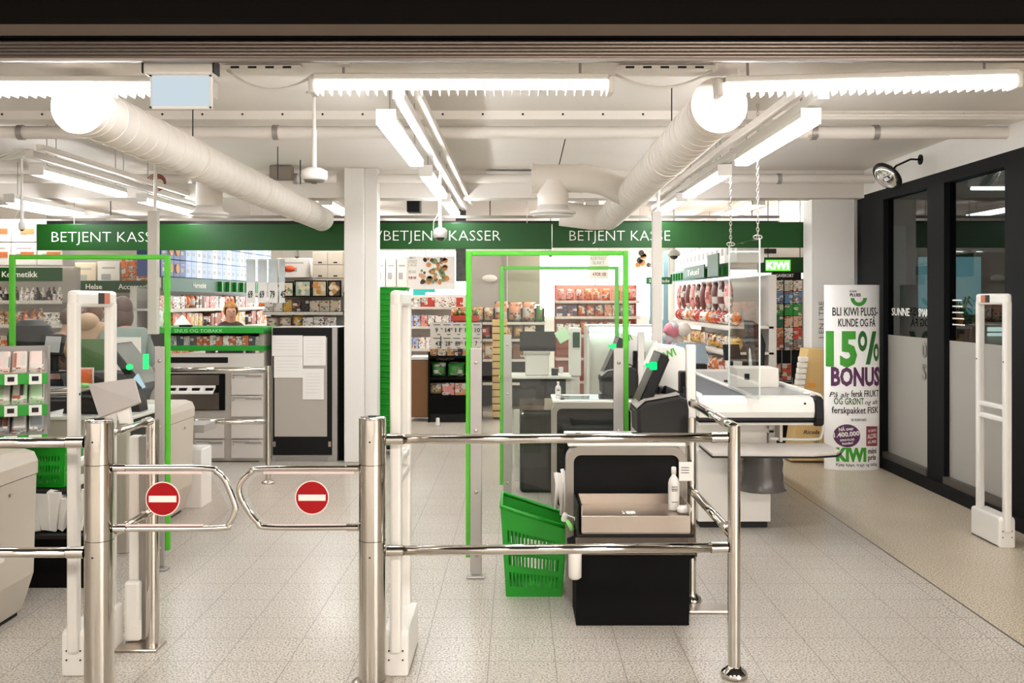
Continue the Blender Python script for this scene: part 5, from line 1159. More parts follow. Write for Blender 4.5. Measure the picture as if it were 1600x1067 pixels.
class Run:
    """gondola shelving: local x along the front, y into the shelf, z up"""
    def __init__(s, p, ang, L, D, levels, top, label, where, header=None, frame=lgrey, backm=None, name='shelving', hz=None):
        s.p = Vector(p); s.a = ang; s.D = D; s.lv = levels; s.where = where; s.L = L; s.top = top
        t = thing(name, label, 'shelving', p); s.t = t
        part(t, 'back_panel', backm or lgrey, ('box', 0, L, D-.03, D, 0, top), X=TR(*p)); parts(t, 'upright', frame, *[('box', x-.015, x+.015, D-.08, D-.03, 0, top) for x in (.015, L-.015)], X=TR(*p))
        for z in levels:
            sh_ = part(t, 'shelf', frame, ('box', .0, L, 0, D-.03, z-.025, z), X=TR(*p)); part(sh_, 'price_strip', mat('price_strip', '#cfc8bd', .5, var=.35, scale=60), ('box', 0, L, -.012, 0, z-.045, z-.005), X=TR(*p))
        if header:
            h0, h1 = hz
            hd = part(t, 'header', gsign, ('box', 0, L, -.02, 0, h0, h1), X=TR(*p), label='green header board')
            for txt, x in header: part(hd, 'lettering', ltext, ('text', txt, (x, -.022, h0+(h1-h0)*.3), (h1-h0)*.42, 0, None, 1, .01), X=TR(*p))
        t.rotation_euler = (0, 0, ang)
    def P(s, x, y, z): return s.p+Matrix.Rotation(s.a, 3, 'Z') @ Vector((x, y, z))
    def fill(s, lvl, seq, x0=.02, x1=None, y=.02, z=None, place=None, gap=.008):
        """seq: (kind, colour, width, depth, height, how many)"""
        x = x0; x1 = x1 or s.L-.02; z0 = s.lv[lvl] if z is None else z; i = 0
        pl = place or 'on the %s shelf of %s' % (ORD[lvl] if lvl < len(s.lv)-1 else 'top', s.where)
        while True:
            k, c, w, d, h, n = seq[i % len(seq)]; i += 1
            for _ in range(n):
                if x+w > x1: return
                good(k, c, s.P(x+w/2, y+d/2+RND.uniform(0, .02), z0), w, d, h*RND.uniform(.96, 1.03), pl, s.a); x += w+gap
# --- far left: cosmetics run
r = Run((-6.95, 12.2, 0), 0, 1.25, .5, (.25, .62, .98, 1.32, 1.62), 2.05, 'white shelving with the Kosmetikk header at the far left', 'the cosmetics shelving', [('Kosmetikk', .50)], hz=(1.86, 2.03))
for l, q in ((2, [('box', 'orange', .1, .1, .2, 3), ('box', 'cream', .1, .1, .22, 3), ('box', 'rust', .1, .1, .18, 3)]), (3, [('box', 'tan', .1, .1, .16, 3), ('bottle', 'orange', .08, .1, .2, 3), ('box', 'white', .1, .1, .15, 2)]), (4, [('bottle', 'black', .06, .08, .17, 4), ('bottle', 'white', .06, .08, .17, 3)])): r.fill(l, q, x0=.4)
for k in range(3):
    for j in range(2):
        case('white', (-6.54+.33*k, 12.42, 2.06+.295*j), .32, .35, .285, 'stacked on top of the cosmetics shelving')
        solo('case_label', 'orange printed label on a white case above the cosmetics shelving', 'label', mat('orange_label', '#cf7444', .6, var=.4, scale=40), ('box', -6.54+.33*k-.04, -6.54+.33*k+.13, 12.238, 12.243, 2.06+.295*j+.10, 2.06+.295*j+.17), group='orange labels on the white cases')
# --- left: health run
r = Run((-5.98, 12.9, 0), 0, 1.10, .5, (.3, .7, 1.05, 1.38), 1.78, 'pale shelving with green Helse and Accessories headers behind the left glass', 'the health and accessories shelving', [('Helse', .27), ('Accessories', .70)], hz=(1.72, 1.88))
for l, q in ((1, [('box', 'cream', .12, .1, .2, 3), ('box', 'orange', .1, .1, .2, 3)]), (2, [('box', 'salmon', .12, .1, .2, 3), ('bottle', 'black', .07, .08, .22, 3), ('box', 'tan', .1, .1, .2, 3)]), (3, [('bottle', 'pink', .06, .06, .2, 4), ('box', 'grey', .1, .1, .18, 2), ('bottle', 'maroon', .06, .06, .2, 4)])): r.fill(l, q)
for k in range(1): case('cream', (-5.80, 13.2, 1.785), .30, .3, .34, 'stacked on the health shelving')
case('white', (-5.48, 13.2, 1.785), .30, .3, .36, 'standing on the health shelving left of the orange packs')
for k in range(4):
    for j in range(3): good('box', 'orange', (-5.26+.10*k, 13.15, 1.785+.132*j), .098, .2, .125, 'stacked on the accessories shelving')
# --- slanted canned-food run
PA, PB = at(252, 0, 11.6), at(425, 0, 16.0); ang = math.atan2(PB.y-PA.y, PB.x-PA.x); L = math.hypot(PB.x-PA.x, PB.y-PA.y)
r = Run((PA.x, PA.y, 0), ang, L, .38, (.25, .60, .95, 1.25, 1.52), 1.78, 'long shelving with green Hermetikk header slanting away left of the column', 'the canned food shelving', [('Hermetikk', .95)], hz=(1.73, 1.90))
for l, q in zip((2, 3, 4), ([('box', 'white', .12, .1, .2, 3), ('box', 'orange', .13, .1, .2, 4), ('jar', 'rust', .1, .1, .2, 4), ('box', 'grey', .12, .1, .2, 3)], [('box', 'rust', .12, .1, .2, 3), ('box', 'orange', .14, .1, .22, 4), ('box', 'yellow', .13, .1, .2, 3), ('tin', 'black', .1, .1, .16, 3)], [('box', 'pink', .12, .1, .16, 3), ('box', 'white', .12, .1, .15, 3), ('bag', 'orange', .13, .1, .17, 3), ('box', 'brown', .1, .1, .16, 3)])): r.fill(l, q)
x = .02
for k in range(24):
    c = 'blue' if k < 4 else ('pale blue' if k % 3 else 'white'); w = .19
    for j in range(3): case(c, r.P(x+w/2, .16, 1.91+.215*j), w-.006, .3, .21, 'in the stack on the canned food shelving', ang)
    if k in (1, 2):
        for j in range(3):
            c_ = r.P(x+w/2, .005, 2.015+.215*j); solo('round_label', 'round tan face label on a blue case above the canned food', 'label', mat('tan_face', '#c98f5e', .6, var=.2, scale=40), ('cyl', c_, c_-Matrix.Rotation(ang, 3, 'Z') @ Vector((0, .006, 0)), .06, None, 0, 16), group='round labels on the blue cases')
    x += w
    if x > L-.2: break
for (xx, yy, hh) in ((.1, 0, 0),): parts(r.t, 'header_bracket', gshelf, *[('box', 1.9+.3*k, 1.93+.3*k, -.06, .0, 1.74, 1.88) for k in range(10)], X=TR(*r.p))
# bakery shelves by the column
BY = 12.3; a, c = at(410, 0, BY), at(536, 0, BY)
r = Run((a.x, BY, 0), 0, c.x-a.x, .5, (.5, .9, 1.26, 1.48, 1.72), 1.98, 'dark bread shelving with framed food pictures left of the column', 'the bread shelving', None, frame=dgrey)
for l, q in zip((2, 3, 4), ([('bag', 'cream', .16, .15, .16, 2), ('bag', 'yellow', .14, .14, .18, 1), ('box', 'white', .13, .1, .15, 3), ('bag', 'tan', .16, .14, .15, 2)], [('box', 'white', .11, .1, .13, 2), ('box', 'yellow', .11, .1, .15, 1), ('box', 'black', .1, .1, .14, 2), ('box', 'cream', .12, .1, .14, 3)], [('box', 'white', .1, .1, .12, 2), ('box', 'brown', .1, .1, .13, 2), ('box', 'white', .12, .1, .13, 3)])): r.fill(l, q)
def leafp(n, base, cols, x0, y0, x1, y1, Y, lb, frame=blackm):
    t = thing('framed_picture', lb, 'picture', at((x0+x1)/2, y1, Y), 'framed food pictures')
    part(t, 'frame', frame, bxp(x0, y0, x1, y1, Y, .02)); part(t, 'picture', base, bxp(x0+2, y0+2, x1-2, y1-2, Y-.003, .003))
    b = MB()
    for k in range(n):
        q = at(RND.uniform(x0+5, x1-5), RND.uniform(y0+5, y1-5), Y-.004); rr = RND.uniform(.012, .035)
        b.cyl(q, q-Vector((0, .001+.0003*k, 0)), rr, None, RND.randrange(len(cols)), 9)
    b.build('print', cols, t)
gcol = [mat('print_green', '#6f9a72', .6), mat('print_orange', '#c98a4c', .6), mat('print_dark', '#4b4038', .6), mat('print_cream', '#e0d2b8', .6)]
leafp(12, gcol[3], gcol, 437, 440, 459, 464, 12.25, 'pale framed picture at the left of the row over the bread'); leafp(14, mat('print_sage', '#a9b8a9', .6), [gcol[0], gcol[3]], 460, 438, 486, 464, 12.25, 'framed picture of green leaves over the bread shelving')
leafp(14, mat('print_tan', '#cbb894', .6), [gcol[1], gcol[3]], 487, 438, 511, 464, 12.25, 'framed picture of tan buns over the bread shelving'); leafp(14, gcol[2], [gcol[3], gcol[1]], 512, 438, 533, 464, 12.25, 'dark framed picture nearest the column over the bread shelving')
case('white', at(463, 434, 12.6), .42, .3, .25, 'with a red oval mark on top of the bread shelving'); solo('oval_mark', 'red oval mark on the white box above the bread shelving', 'label', mat('orange_red', '#d4552e', .6), ('lathe', [(.08, 0), (.08, .004), (0, .004)], (0, 0, 0), 0, 20, TR(*at(452, 420, 12.445)) @ RX(90) @ Matrix.Diagonal((1, .5, 1, 1))))
for k in range(2):
    for j in range(2):
        xa = 488+24*k; ya = 393+21*j
        o = solo('pale_case', 'pale case with a dark tab, %s %s of four beside the column' % (('upper', 'lower')[j], ('left', 'right')[k]), 'case', [card if False else mat('pale_case', '#cdbfae', .7), dgrey], bxp(xa, ya, xa+23.5, ya+20.5, 12.3, .3, 0, .004), bxp(xa+9, ya+16, xa+15, ya+18, 12.296, .004, 1), group='four pale cases above the bread')
# hanging price cards
for k, (x0, x1, num) in enumerate(((385, 399, '69'), (403, 417, '69'), (419.5, 434, '79'), (436, 445, '45'))):
    t = thing('price_card', 'long white hanging price card, %s' % ('leftmost of four', 'second of four', 'third of four', 'rightmost narrow of four')[k], 'price card', at((x0+x1)/2, 473, 10.8), 'hanging white price cards')
    part(t, 'card', mat('price_card', '#d8d3cc', .6, var=.04), bxp(x0, 405, x1, 473, 10.8, .006)); part(t, 'picture_panel', mat('pale_grey_print', '#bfc2c2', .6, var=.15, scale=12), bxp(x0+.5, 407, x1-.5, 441, 10.797, .003)); part(t, 'number', ink, ('text', num, (at(x0+2.5, 0, 10.8).x, 10.797, at(0, 465, 10.8).z), .075, 0, .052, 1, .02)); part(t, 'string', wplast, ('cyl', at((x0+x1)/2, 405, 10.803), (at((x0+x1)/2, 0, 10.803).x, 10.803, 2.95), .002))
# ================================================================== MIDDLE OF THE SHOP
t = thing('hanging_poster', 'big white hanging poster with round plates of food beyond the column', 'poster', at(668, 452, 15))
part(t, 'sheet', mat('poster_white', '#efece6', .6, var=.01), bxp(630, 400, 711, 452, 15, .012)); parts(t, 'lettering', mat('grey_green_ink', '#a6a894', .6), *[('text', s, (at(x, 0, 15).x, 14.998, at(0, y, 15).z), .045, 0, w*15/FPX, 1, .01) for s, x, y, w in (('MAT', 640, 405, 10), ('KORTREIST', 632, 411, 20), ('TIL ALLE', 634, 416, 17), ('HVER DAG', 636, 427, 14))]); parts(t, 'red_print', red, ('text', '4 FOR 100', (at(636, 0, 15).x, 14.998, at(0, 436, 15).z), .04, 0, .14, 1, .02), ('text', '4 FOR 100', (at(659, 0, 15).x, 14.998, at(0, 442, 15).z), .03, 0, .11, 1, .02))
b = MB()
for k in range(44):
    u, v = RND.random(), RND.random(); q = at(656+42*u, 404+38*v, 14.995); b.cyl(q, q-Vector((0, .002, 0)), RND.uniform(.02, .05), None, RND.randrange(4), 8)
b.build('food_print', [mat('print_leaf', '#7d9468', .6), mat('print_orange', '#c98a4c', .6), mat('print_dark', '#4b4038', .6), mat('print_peach', '#dba987', .6)], t)
parts(t, 'hanger', alu, ('cyl', at(650, 400, 15.006), (at(650, 0, 15.006).x, 15.006, 2.95), .004), ('cyl', at(695, 400, 15.006), (at(695, 0, 15.006).x, 15.006, 2.95), .004))
t = thing('hanging_poster', 'pale hanging poster with food bowls right of the front screen', 'poster', at(1005, 420, 14)); part(t, 'sheet', mat('poster_cream', '#ece5d8', .6, var=.02), bxp(985, 386, 1030, 418, 14, .012)); b = MB()
for k in range(9):
    q = at(RND.uniform(989, 1024), RND.uniform(392, 414), 13.995); b.cyl(q, q-Vector((0, .002, 0)), RND.uniform(.03, .06), None, k % 3, 10)
b.build('food_print', gcol[1:], t); parts(t, 'hanger', alu, ('cyl', at(1000, 386, 14.006), (at(1000, 0, 14).x, 14.006, 2.95), .004))
t = thing('hanging_poster', 'white hanging price poster with red figures over the red shelves', 'poster', at(935, 436, 14.6)); part(t, 'sheet', mat('poster_white', '#efece6', .6), bxp(921, 398, 951, 436, 14.6, .01)); parts(t, 'lettering', mat('grey_green_ink', '#a6a894', .6), ('text', 'KORTREIST', (at(923, 0, 14.6).x, 14.597, at(0, 406, 14.6).z), .05, 0, .24, 1, .01), ('text', 'SLAKT', (at(926, 0, 14.6).x, 14.597, at(0, 413, 14.6).z), .05, 0, .18, 1, .01)); parts(t, 'red_print', red, ('text', '4 FOR 100', (at(926, 0, 14.6).x, 14.597, at(0, 431, 14.6).z), .05, 0, .2, 1, .02)); parts(t, 'hanger', alu, ('cyl', at(936, 398, 14.605), (at(936, 0, 14.605).x, 14.605, 2.95), .004))
t = thing('hanging_sign', 'small turquoise hanging sign beyond the middle antenna', 'sign', at(663, 462, 17)); part(t, 'board', mat('turquoise_sign', '#27b6b0', .4), bxp(645, 451, 680, 457, 17, .03), bxp(645, 457, 664, 461, 17, .03)); parts(t, 'hanger', alu, ('cyl', at(650, 451, 17.015), (at(650, 0, 17.015).x, 17.015, 2.95), .004), ('cyl', at(675, 451, 17.015), (at(675, 0, 17.015).x, 17.015, 2.95), .004))
t = thing('hanging_sign', 'small green hanging aisle sign right of the second screen', 'sign', at(1030, 444, 13.2)); part(t, 'board', mat('green_sign_far', '#146b3a', .4), bxp(1010, 433, 1050, 444, 13.2, .03)); part(t, 'lettering', ltext, ('text', 'Sjokolade', (at(1014, 0, 13.2).x, 13.197, at(0, 441, 13.2).z), .045, 0, 32*13.2/FPX, 1, .01)); parts(t, 'hanger', alu, ('cyl', at(1015, 433, 13.215), (at(1015, 0, 13.215).x, 13.215, 2.95), .004), ('cyl', at(1046, 433, 13.215), (at(1046, 0, 13.215).x, 13.215, 2.95), .004))
# dairy fridge and shelves far back
FY = 17.5; a, c = at(600, 0, FY), at(735, 0, FY)
r = Run((a.x, FY, 0), 0, c.x-a.x, .5, (.3, .75, 1.15, 1.5), 1.72, 'bright white chilled shelving at the back, left of the price board', 'the back chilled shelving', None, frame=wplast, backm=wplast)
for l, q in enumerate(([('box', 'white', .12, .1, .2, 4)], [('box', 'white', .12, .1, .2, 3), ('box', 'pale blue', .1, .1, .2, 2)], [('box', 'white', .12, .1, .2, 3), ('box', 'pale blue', .12, .1, .2, 2), ('box', 'pink', .12, .1, .2, 1)], [('box', 'red', .12, .1, .17, 2), ('box', 'white', .12, .1, .17, 3)])): r.fill(l, q)
FY = 15.2; a, c = at(588, 0, 13.5), at(612, 0, 13.5)
r = Run((-1.98, 13.4, 0), 0, .42, .4, (.5, .95, 1.35), 1.66, 'small white shelf with a green header just right of the column', 'the small shelf by the column', [('Te', .1)], frame=wplast, hz=(1.66, 1.78)); r.fill(2, [('box', 'orange', .09, .1, .2, 2), ('box', 'black', .07, .1, .22, 1)]); r.fill(1, [('box', 'cream', .1, .1, .2, 3)])
for k in range(3): case('white', (-1.9+.15*k, 13.6, 1.785), .14, .2, .42, 'upright on the small shelf by the column')
# brown cupboard and produce price stand
UY = 12.9
solo('brown_cupboard', 'plain brown cupboard side beyond the green baskets', 'cupboard', [brown, wplast], bxp(640, 563, 669, 652, UY+.1, .5, 0, .006), bxp(640, 558, 669, 562, UY+.1, .5, 1))
solo('white_cup', 'small white cup-shaped marker on the floor by the black stand', 'marker', wplast, ('lathe', [(.03, 0), (.03, .01), (.022, .10), (0, .10)], (at(684, 0, fl(665)).x, fl(665), 0), 0, 12))
a, c = at(669, 660, UY), at(752, 500, UY)
t = thing('price_stand', 'black snack stand with a board of prices on top, left of the front screen', 'stand', ((a.x+c.x)/2, UY, 0))
zs = [at(0, y, UY).z for y in (618, 590, 556)]
part(t, 'carcass', blackm, ('box', a.x, a.x+.02, UY, UY+.5, 0, zs[2]+.05), ('box', c.x-.02, c.x, UY, UY+.5, 0, zs[2]+.05), ('box', a.x, c.x, UY+.47, UY+.5, 0, at(0, 505, UY).z)); part(t, 'shelf', blackm, *[('box', a.x+.02, c.x-.02, UY, UY+.47, z-.03, z) for z in zs]); part(t, 'front_panel', blackm, ('box', a.x+.02, c.x-.02, UY+.0, UY+.02, .12, zs[0]-.03)); part(t, 'base', dgrey, ('box', a.x+.01, c.x-.01, UY+.03, UY+.45, 0, .12))
part(t, 'price_board', mat('price_board', '#cfc7bc', .6), bxp(672, 504, 753, 545, UY+.02, .02)); 
for i, (row, y) in enumerate(((('9', '14', '11', '10', '10'), 519), (('43', '28', '89', '12', '7'), 540))):
    for k, s in enumerate(row):
        xs = 680+15.5*k
        n_ = part(t, 'price_figure', ink, ('text', s, (at(xs, 0, UY).x, UY+.017, at(0, y, UY).z), .056, 0, (4 if len(s) < 2 else 8)*UY/FPX, 1, .02)); parts(n_, 'small_print', ink, ('text', '90', (at(xs+8.5, 0, UY).x, UY+.017, at(0, y-4, UY).z), .022, 0, .025, 1, 0), ('box', at(xs-3, 0, UY).x, at(xs+8, 0, UY).x, UY+.016, UY+.018, at(0, y-11, UY).z, at(0, y-12, UY).z), ('box', at(xs+3, 0, UY).x, at(xs+8, 0, UY).x, UY+.016, UY+.018, at(0, y+4, UY).z, at(0, y+3, UY).z))
part(t, 'board_gap', ink, bxp(688, 525, 689.5, 544, UY+.016, .003))
for k, (x, c, w, l) in enumerate(((676, 'tan', .1, 2), (690, 'cream', .1, 2), (704, 'tan', .1, 2), (714, 'black', .13, 2), (728, 'orange', .1, 2), (742, 'tan', .1, 2), (684, 'green', .22, 1), (712, 'green', .26, 1), (740, 'green', .2, 1), (680, 'tan', .2, 0), (700, 'pink', .17, 0), (720, 'salmon', .17, 0), (740, 'orange', .17, 0))):
    q = at(x, 0, UY); good('bag' if l < 2 and c in ('green', 'tan') else 'box', c, (q.x, UY+.14, zs[l]), w*.95, .16, (.16, .20, .09)[l], 'on the %s shelf of the black price stand' % ('lower', 'middle', 'upper')[l])
q = at(693, 571, UY); good('bag', 'brown', (q.x, UY+.3, zs[1]+.205), .26, .14, .16, 'of nuts lying on the green bags of the price stand')
# grey panels behind the screens, red crates and crisps
solo('checked_banner', 'dark checked banner left of the front screen', 'banner', mat('checked_cloth', '#4b4d49', .7, var=.9, scale=14), bxp(712, 398, 728, 440, 14.2, .02), ('box', at(712, 0, 14.2).x, at(728, 0, 14.2).x, 14.205, 14.212, at(0, 398, 14.2).z, 2.95))
solo('grey_wall_panel', 'tall pale grey panel seen through the front screen, left half', 'panel', mat('grey_panel', '#b4aca3', .7), bxp(733, 394, 792, 500, 15.5, .06), bxp(733, 500, 738, 640, 15.5, .06)); solo('grey_wall_panel', 'olive-grey panel with ribs seen through the front screen', 'panel', mat('olive_panel', '#a5a08c', .7), bxp(793, 394, 844, 476, 15.4, .06), *[bxp(795+4*k, 428, 797+4*k, 438, 15.39, .01) for k in range(12)])
solo('white_sheet', 'crumpled white sheet hanging on the grey panel', 'sheet', paper, ('sph', at(765, 435, 15.46), (.12, .045, .06)))
r = Run((at(712, 0, 14.5).x, 14.5, 0), 0, at(852, 0, 14.5).x-at(712, 0, 14.5).x, .5, (.4, .75, 1.05, 1.3), 1.5, 'dark shelving of crisps behind the price board', 'the crisps shelving', None, frame=dgrey, backm=dgrey)
r.fill(3, [('bag', 'tan', .15, .14, .22, 3), ('bag', 'salmon', .2, .16, .30, 3), ('bag', 'green', .1, .1, .24, 1), ('box', 'purple', .24, .1, .28, 1)], x0=.1); r.fill(2, [('bag', 'brown', .16, .14, .2, 2), ('bag', 'red', .16, .14, .2, 2), ('bag', 'tan', .16, .14, .2, 2), ('box', 'cream', .16, .14, .2, 2)]); r.fill(1, [('box', 'tan', .2, .14, .25, 3), ('box', 'brown', .2, .14, .22, 2)])
solo('red_crate', 'orange-red crate of vegetables behind the price board', 'crate', mat('red_crate', '#b5432a', .5), bxp(704, 493, 748, 502, 14.0, .35, 0, .01), bxp(708, 502, 712, 700, 14.1, .1), bxp(740, 502, 744, 700, 14.1, .1))
for k in range(9): good('bag', ('orange', 'tan', 'green')[k % 3], (at(708+4.6*k, 0, 14.1).x, 14.1+.03*(k % 2), at(0, 493, 14.1).z), .06, .1, .09+.03*(k % 2), 'of vegetables in the red crate')
solo('wooden_crate_stack', 'stack of pale wooden crates seen through the second screen', 'crates', [tan, brown], *[bxp(769, 500+11*k, 783+9, 509+11*k, 13.2, .4, 0, .004) for k in range(14)], *[bxp(770, 509+11*k, 791, 511+11*k, 13.22, .36, 1) for k in range(14)], ('box', at(771, 0, 13.2).x, at(790, 0, 13.2).x, 13.22, 13.58, 0, .05, 1))
# red shelving seen through the screens
RY_ = 14.8; a, c = at(868, 0, RY_), at(1000, 0, RY_)
r = Run((a.x, RY_, 0), 0, c.x-a.x, .5, (.4, .75, 1.1, 1.38, 1.62), 1.86, 'red-sided shelving of sweets seen through the right half of the front screen', 'the red shelving', None, frame=mat('red_shelf', '#c9503f', .5), backm=mat('pale_red', '#d89684', .6))
for l, q in zip((2, 3, 4), ([('box', 'white', .11, .1, .16, 3), ('bag', 'orange', .13, .1, .2, 3), ('box', 'white', .11, .1, .18, 1), ('bag', 'red', .12, .1, .2, 2)], [('box', 'purple', .15, .1, .16, 2), ('bag', 'orange', .13, .1, .18, 3), ('box', 'salmon', .11, .1, .18, 2), ('box', 'grey', .1, .1, .17, 2)], [('bag', 'pink', .13, .1, .17, 3), ('bag', 'orange', .13, .1, .18, 3), ('box', 'salmon', .12, .1, .16, 2)])): r.fill(l, q)
# --- right-hand run with the Tekstil header (faces left)
r = Run((2.30, 14.4, 0), -PI/2, 3.9, .5, (.22, .5, .78, 1.06, 1.34), 1.90, 'long shelving with the green Tekstil header running back at right', 'the right-hand shelving', None)
part(r.t, 'header_rail', gsign, ('box', 0, 3.9, -.02, 0, 1.88, 2.03), X=TR(*r.p))
hd = part(r.t, 'header', gsign, ('box', 1.55, 2.95, -.10, -.085, 1.89, 2.045), ('box', 3.15, 3.75, -.10, -.085, 1.89, 2.14), X=TR(*r.p), label='green Tekstil header board')
part(hd, 'lettering', ltext, ('text', 'Tekstil', (1.85, -.102, 1.935), .07, 0, .8, 1, .005), X=TR(*r.p))
for l, q in zip((1, 2, 3, 4), ([('bag', 'rust', .13, .12, .2, 3), ('box', 'white', .12, .12, .2, 3)], [('bag', 'orange', .12, .12, .17, 4), ('bag', 'rust', .12, .12, .2, 3), ('box', 'white', .12, .12, .18, 3)], [('bag', 'yellow', .12, .12, .17, 4), ('bag', 'tan', .12, .12, .17, 4), ('box', 'cream', .1, .12, .16, 2)], [('bag', 'red', .12, .12, .16, 4), ('bag', 'white', .12, .12, .15, 3), ('bag', 'orange', .12, .12, .16, 4)])): r.fill(l, q)
for k in range(10):
    good('bag', 'maroon' if k % 3 else 'pink', r.P(.3+.36*k, .06, 1.50), .24, .1, .34, 'hanging above the top shelf of the right-hand shelving', -PI/2)
for k in range(13): case('white', r.P(.15+.29*k, .25, 2.035), .28, .3, .36, 'stacked along the top of the right-hand shelving', -PI/2)
parts(r.t, 'header_bracket', gshelf, *[('box', .1+.22*k, .13+.22*k, -.05, -.02, 1.9, 2.0) for k in range(17)], X=TR(*r.p))
t = thing('plush_heap', 'heap of pale bagged toys left of the right-hand shelving', 'bags', at(1055, 560, 12.0)); b = MB()
for k in range(12): b.sph(at(RND.uniform(1042, 1070), RND.uniform(512, 548), 12.0+.2*RND.random()), (.09, .08, .09), k % 3, 8, 6)
b.build('bags', [mat('pale_bag', '#d5dbe4', .5), mat('pink_bag', '#d98a98', .5), paper], t); part(t, 'bin', lgrey, ('box', at(1038, 0, 12).x, at(1075, 0, 12).x, 11.9, 12.3, 0, at(0, 548, 12).z))
# grey-blue window jambs seen right of the second screen
solo('window_jamb', 'blue-grey door jamb seen left of the right-hand shelving', 'jamb', mat('jamb_blue', '#5f7f8a', .5), bxp(1037, 392, 1044, 500, 19, .1), bxp(1016, 440, 1022, 500, 19, .1), bxp(1036, 500, 1045, 597, 19, .1), bxp(1015, 500, 1023, 597, 19, .1))
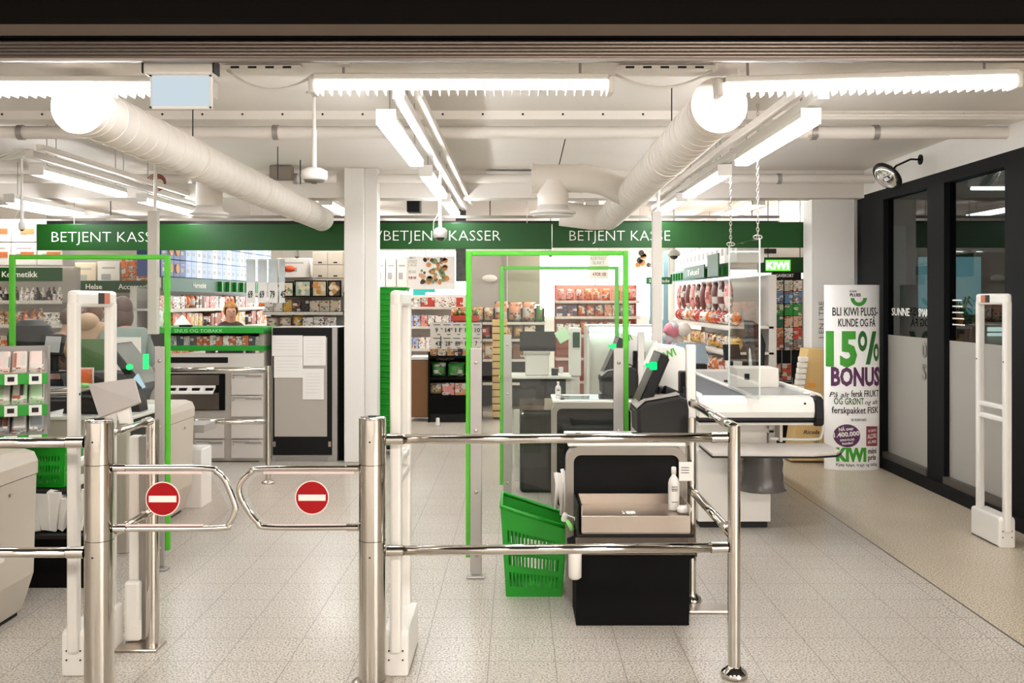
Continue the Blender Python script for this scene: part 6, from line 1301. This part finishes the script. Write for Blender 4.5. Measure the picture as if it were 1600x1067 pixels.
# ================================================================== PEOPLE
def person(name, label, loc, rotz, top, skin_c, hair_c, coat_c, trou_c, lean=0, head_turn=0, hood=False, hs=1.0, collar=False):
    skinm = mat('skin_'+skin_c, skin_c, .5); coat = mat('coat_'+coat_c, coat_c, .8, var=.2, scale=10); trou = mat('trousers_'+trou_c, trou_c, .8); hair = mat('hair_'+hair_c, hair_c, .6, var=.3, scale=30)
    t = thing(name, label, 'person', (0, 0, 0)); s = top/1.75
    def L(x, y, z):
        if z > .95:
            dz = z-.95; y = y-dz*math.sin(lean); z = .95+dz*math.cos(lean)
        return Vector((x*s, y*s, z*s))
    def skinned(nm, V, E, mats, lv=2):
        me = bpy.data.meshes.new(nm); me.from_pydata([v[0] for v in V], E, []); o = bpy.data.objects.new(nm, me); COL.objects.link(o)
        o.modifiers.new('s', 'SKIN'); o.modifiers.new('d', 'SUBSURF').levels = lv
        for i, v in enumerate(me.skin_vertices[0].data): v.radius = V[i][1]; v.use_root = (i == 0)
        m2 = bpy.data.meshes.new_from_object(o.evaluated_get(bpy.context.evaluated_depsgraph_get())); bpy.data.objects.remove(o)
        m2.name = nm; m2.materials.clear()
        for m in mats: m2.materials.append(m)
        for p in m2.polygons: p.use_smooth = True
        r = bpy.data.objects.new(nm, m2); COL.objects.link(r); r.parent = t; return r
    V, E = [], []
    def add(x, y, z, r, par=None):
        r = r if isinstance(r, tuple) else (r, r)
        V.append((L(x, y, z), (r[0]*s, r[1]*s))); i = len(V)-1
        if par is not None: E.append((par, i))
        return i
    pel = add(0, 0, .95, (.13, .10)); wa = add(0, 0, 1.10, (.125, .095), pel); ch = add(0, 0, 1.30, (.15, .11), wa); ne = add(0, .0, 1.44, (.075, .07), ch); n2 = add(0, -.01, 1.50, .052, ne); hd = add(0, -.03, 1.62, (.075, .095), n2); add(0, -.03, 1.71, (.06, .075), hd)
    arms = []
    for q in (-1, 1):
        a = add(q*.17, 0, 1.39, .065, ch); e = add(q*.24, .0, 1.13, .045, a); w = add(q*.22, -.2, 1.02, .032, e); h = add(q*.21, -.27, 1.02, (.04, .02), w)
        for f, ln in ((-.03, .05), (-.012, .065), (.006, .06), (.022, .05)): add(q*.21+f, -.29-ln, 1.0, .009, h)
        arms.append((a, e, w))
        hp = add(q*.09, 0, .88, .10, pel); kn = add(q*.1, -.01, .50, .062, hp); an = add(q*.1, .02, .09, .042, kn); add(q*.105, -.12, .04, (.04, .03), an)
    skinned('body', V, E, [skinm])
    # face
    hc = L(0, -.03, 1.63); k = s
    part(t, 'nose', skinm, ('sph', hc+Vector((0, -.098*k, -.005*k)), (.012*k, .02*k, .022*k)), X=None); part(t, 'eye', ink, ('sph', hc+Vector((-.03*k, -.086*k, .015*k)), .008*k, 0, 8, 6), ('sph', hc+Vector((.03*k, -.086*k, .015*k)), .008*k, 0, 8, 6)); part(t, 'mouth', mat('lip', '#9c5a4c', .5), ('sph', hc+Vector((0, -.088*k, -.05*k)), (.022*k, .006*k, .006*k)))
    b = MB(); b.sph(hc+Vector((0, .03*k, .025*k)), (.088*k*hs, .10*k*hs, .108*k*hs), 0, 24, 18)
    if hood or hs > 1.02: b.sph(hc+Vector((0, .055*k, -.06*k)), (.09*k*hs, .075*k*hs, .13*k*hs), 0, 14, 10)
    bmesh.ops.delete(b.bm, geom=[v for v in b.bm.verts if v.co.y < hc.y-.035*k and v.co.z < hc.z+(.05+.25*abs(v.co.x-hc.x)*0)*k], context='VERTS'); b.build('hair', hair, t)
    # clothes
    VB, EB = V, E; V, E = [], []
    p0 = add(0, .0, .86, (.165, .135)); p1 = add(0, 0, 1.10, (.155, .125), p0); p2 = add(0, 0, 1.30, (.18, .14), p1); add(0, .0, 1.45, (.095, .09), p2)
    for q in (-1, 1):
        a = add(q*.18, 0, 1.385, .085, p2); e = add(q*.245, .0, 1.13, .064, a); add(q*.222, -.19, 1.025, .048, e)
    skinned('jacket', V, E, [coat])
    if collar: part(t, 'collar', coat, ('sph', L(0, .0, 1.43), (.17*s, .12*s, .10*s)))
    if hood: part(t, 'hood', coat, ('sph', L(0, .08, 1.46), (.13*s, .09*s, .10*s)))
    V, E = [], []
    h0 = add(0, 0, .92, (.15, .12))
    for q in (-1, 1):
        a = add(q*.09, 0, .85, .115, h0); kk = add(q*.1, -.01, .50, .078, a); add(q*.1, .02, .10, .062, kk)
    skinned('trousers', V, E, [trou])
    for q in (-1, 1): part(t, 'shoe', black, ('sph', Vector((q*.105*s, -.07*s, .045*s)), (.052*s, .13*s, .045*s)))
    t.location = loc; t.rotation_euler = (0, 0, rotz)
    return t
c = at(140, 0, 9.6); person('person', 'person in a brown hooded jacket bending over the left till, seen from behind', (c.x-.05, 9.6, 0), PI-.3, 1.70, '#a87f68', '#5a3d2a', '#a08264', '#2b2a2c', .25, hood=True)
c = at(198, 0, 8.7); person('person', 'person with brown hair in a grey-green jacket left of the white square post', (c.x+.03, 8.7, 0), PI+.9, 1.66, '#a87f68', '#4b342a', '#76817a', '#22252a', .2, hs=1.04)
c = at(360, 0, 11.0); person('person', 'person with blond hair and a dark coat behind the green-edged counter', (c.x, 11.0, 0), .35, 1.60, '#c8957a', '#b07a3c', '#3a2a24', '#20242b', .12, hs=1.0, collar=True)
c = at(78, 0, 9.9); person('person', 'person in a dark brown coat at far left, mostly behind the antenna', (c.x, 9.9, 0), PI-1.2, 1.56, '#a87f68', '#4a3226', '#5c4030', '#1f2226', .3)
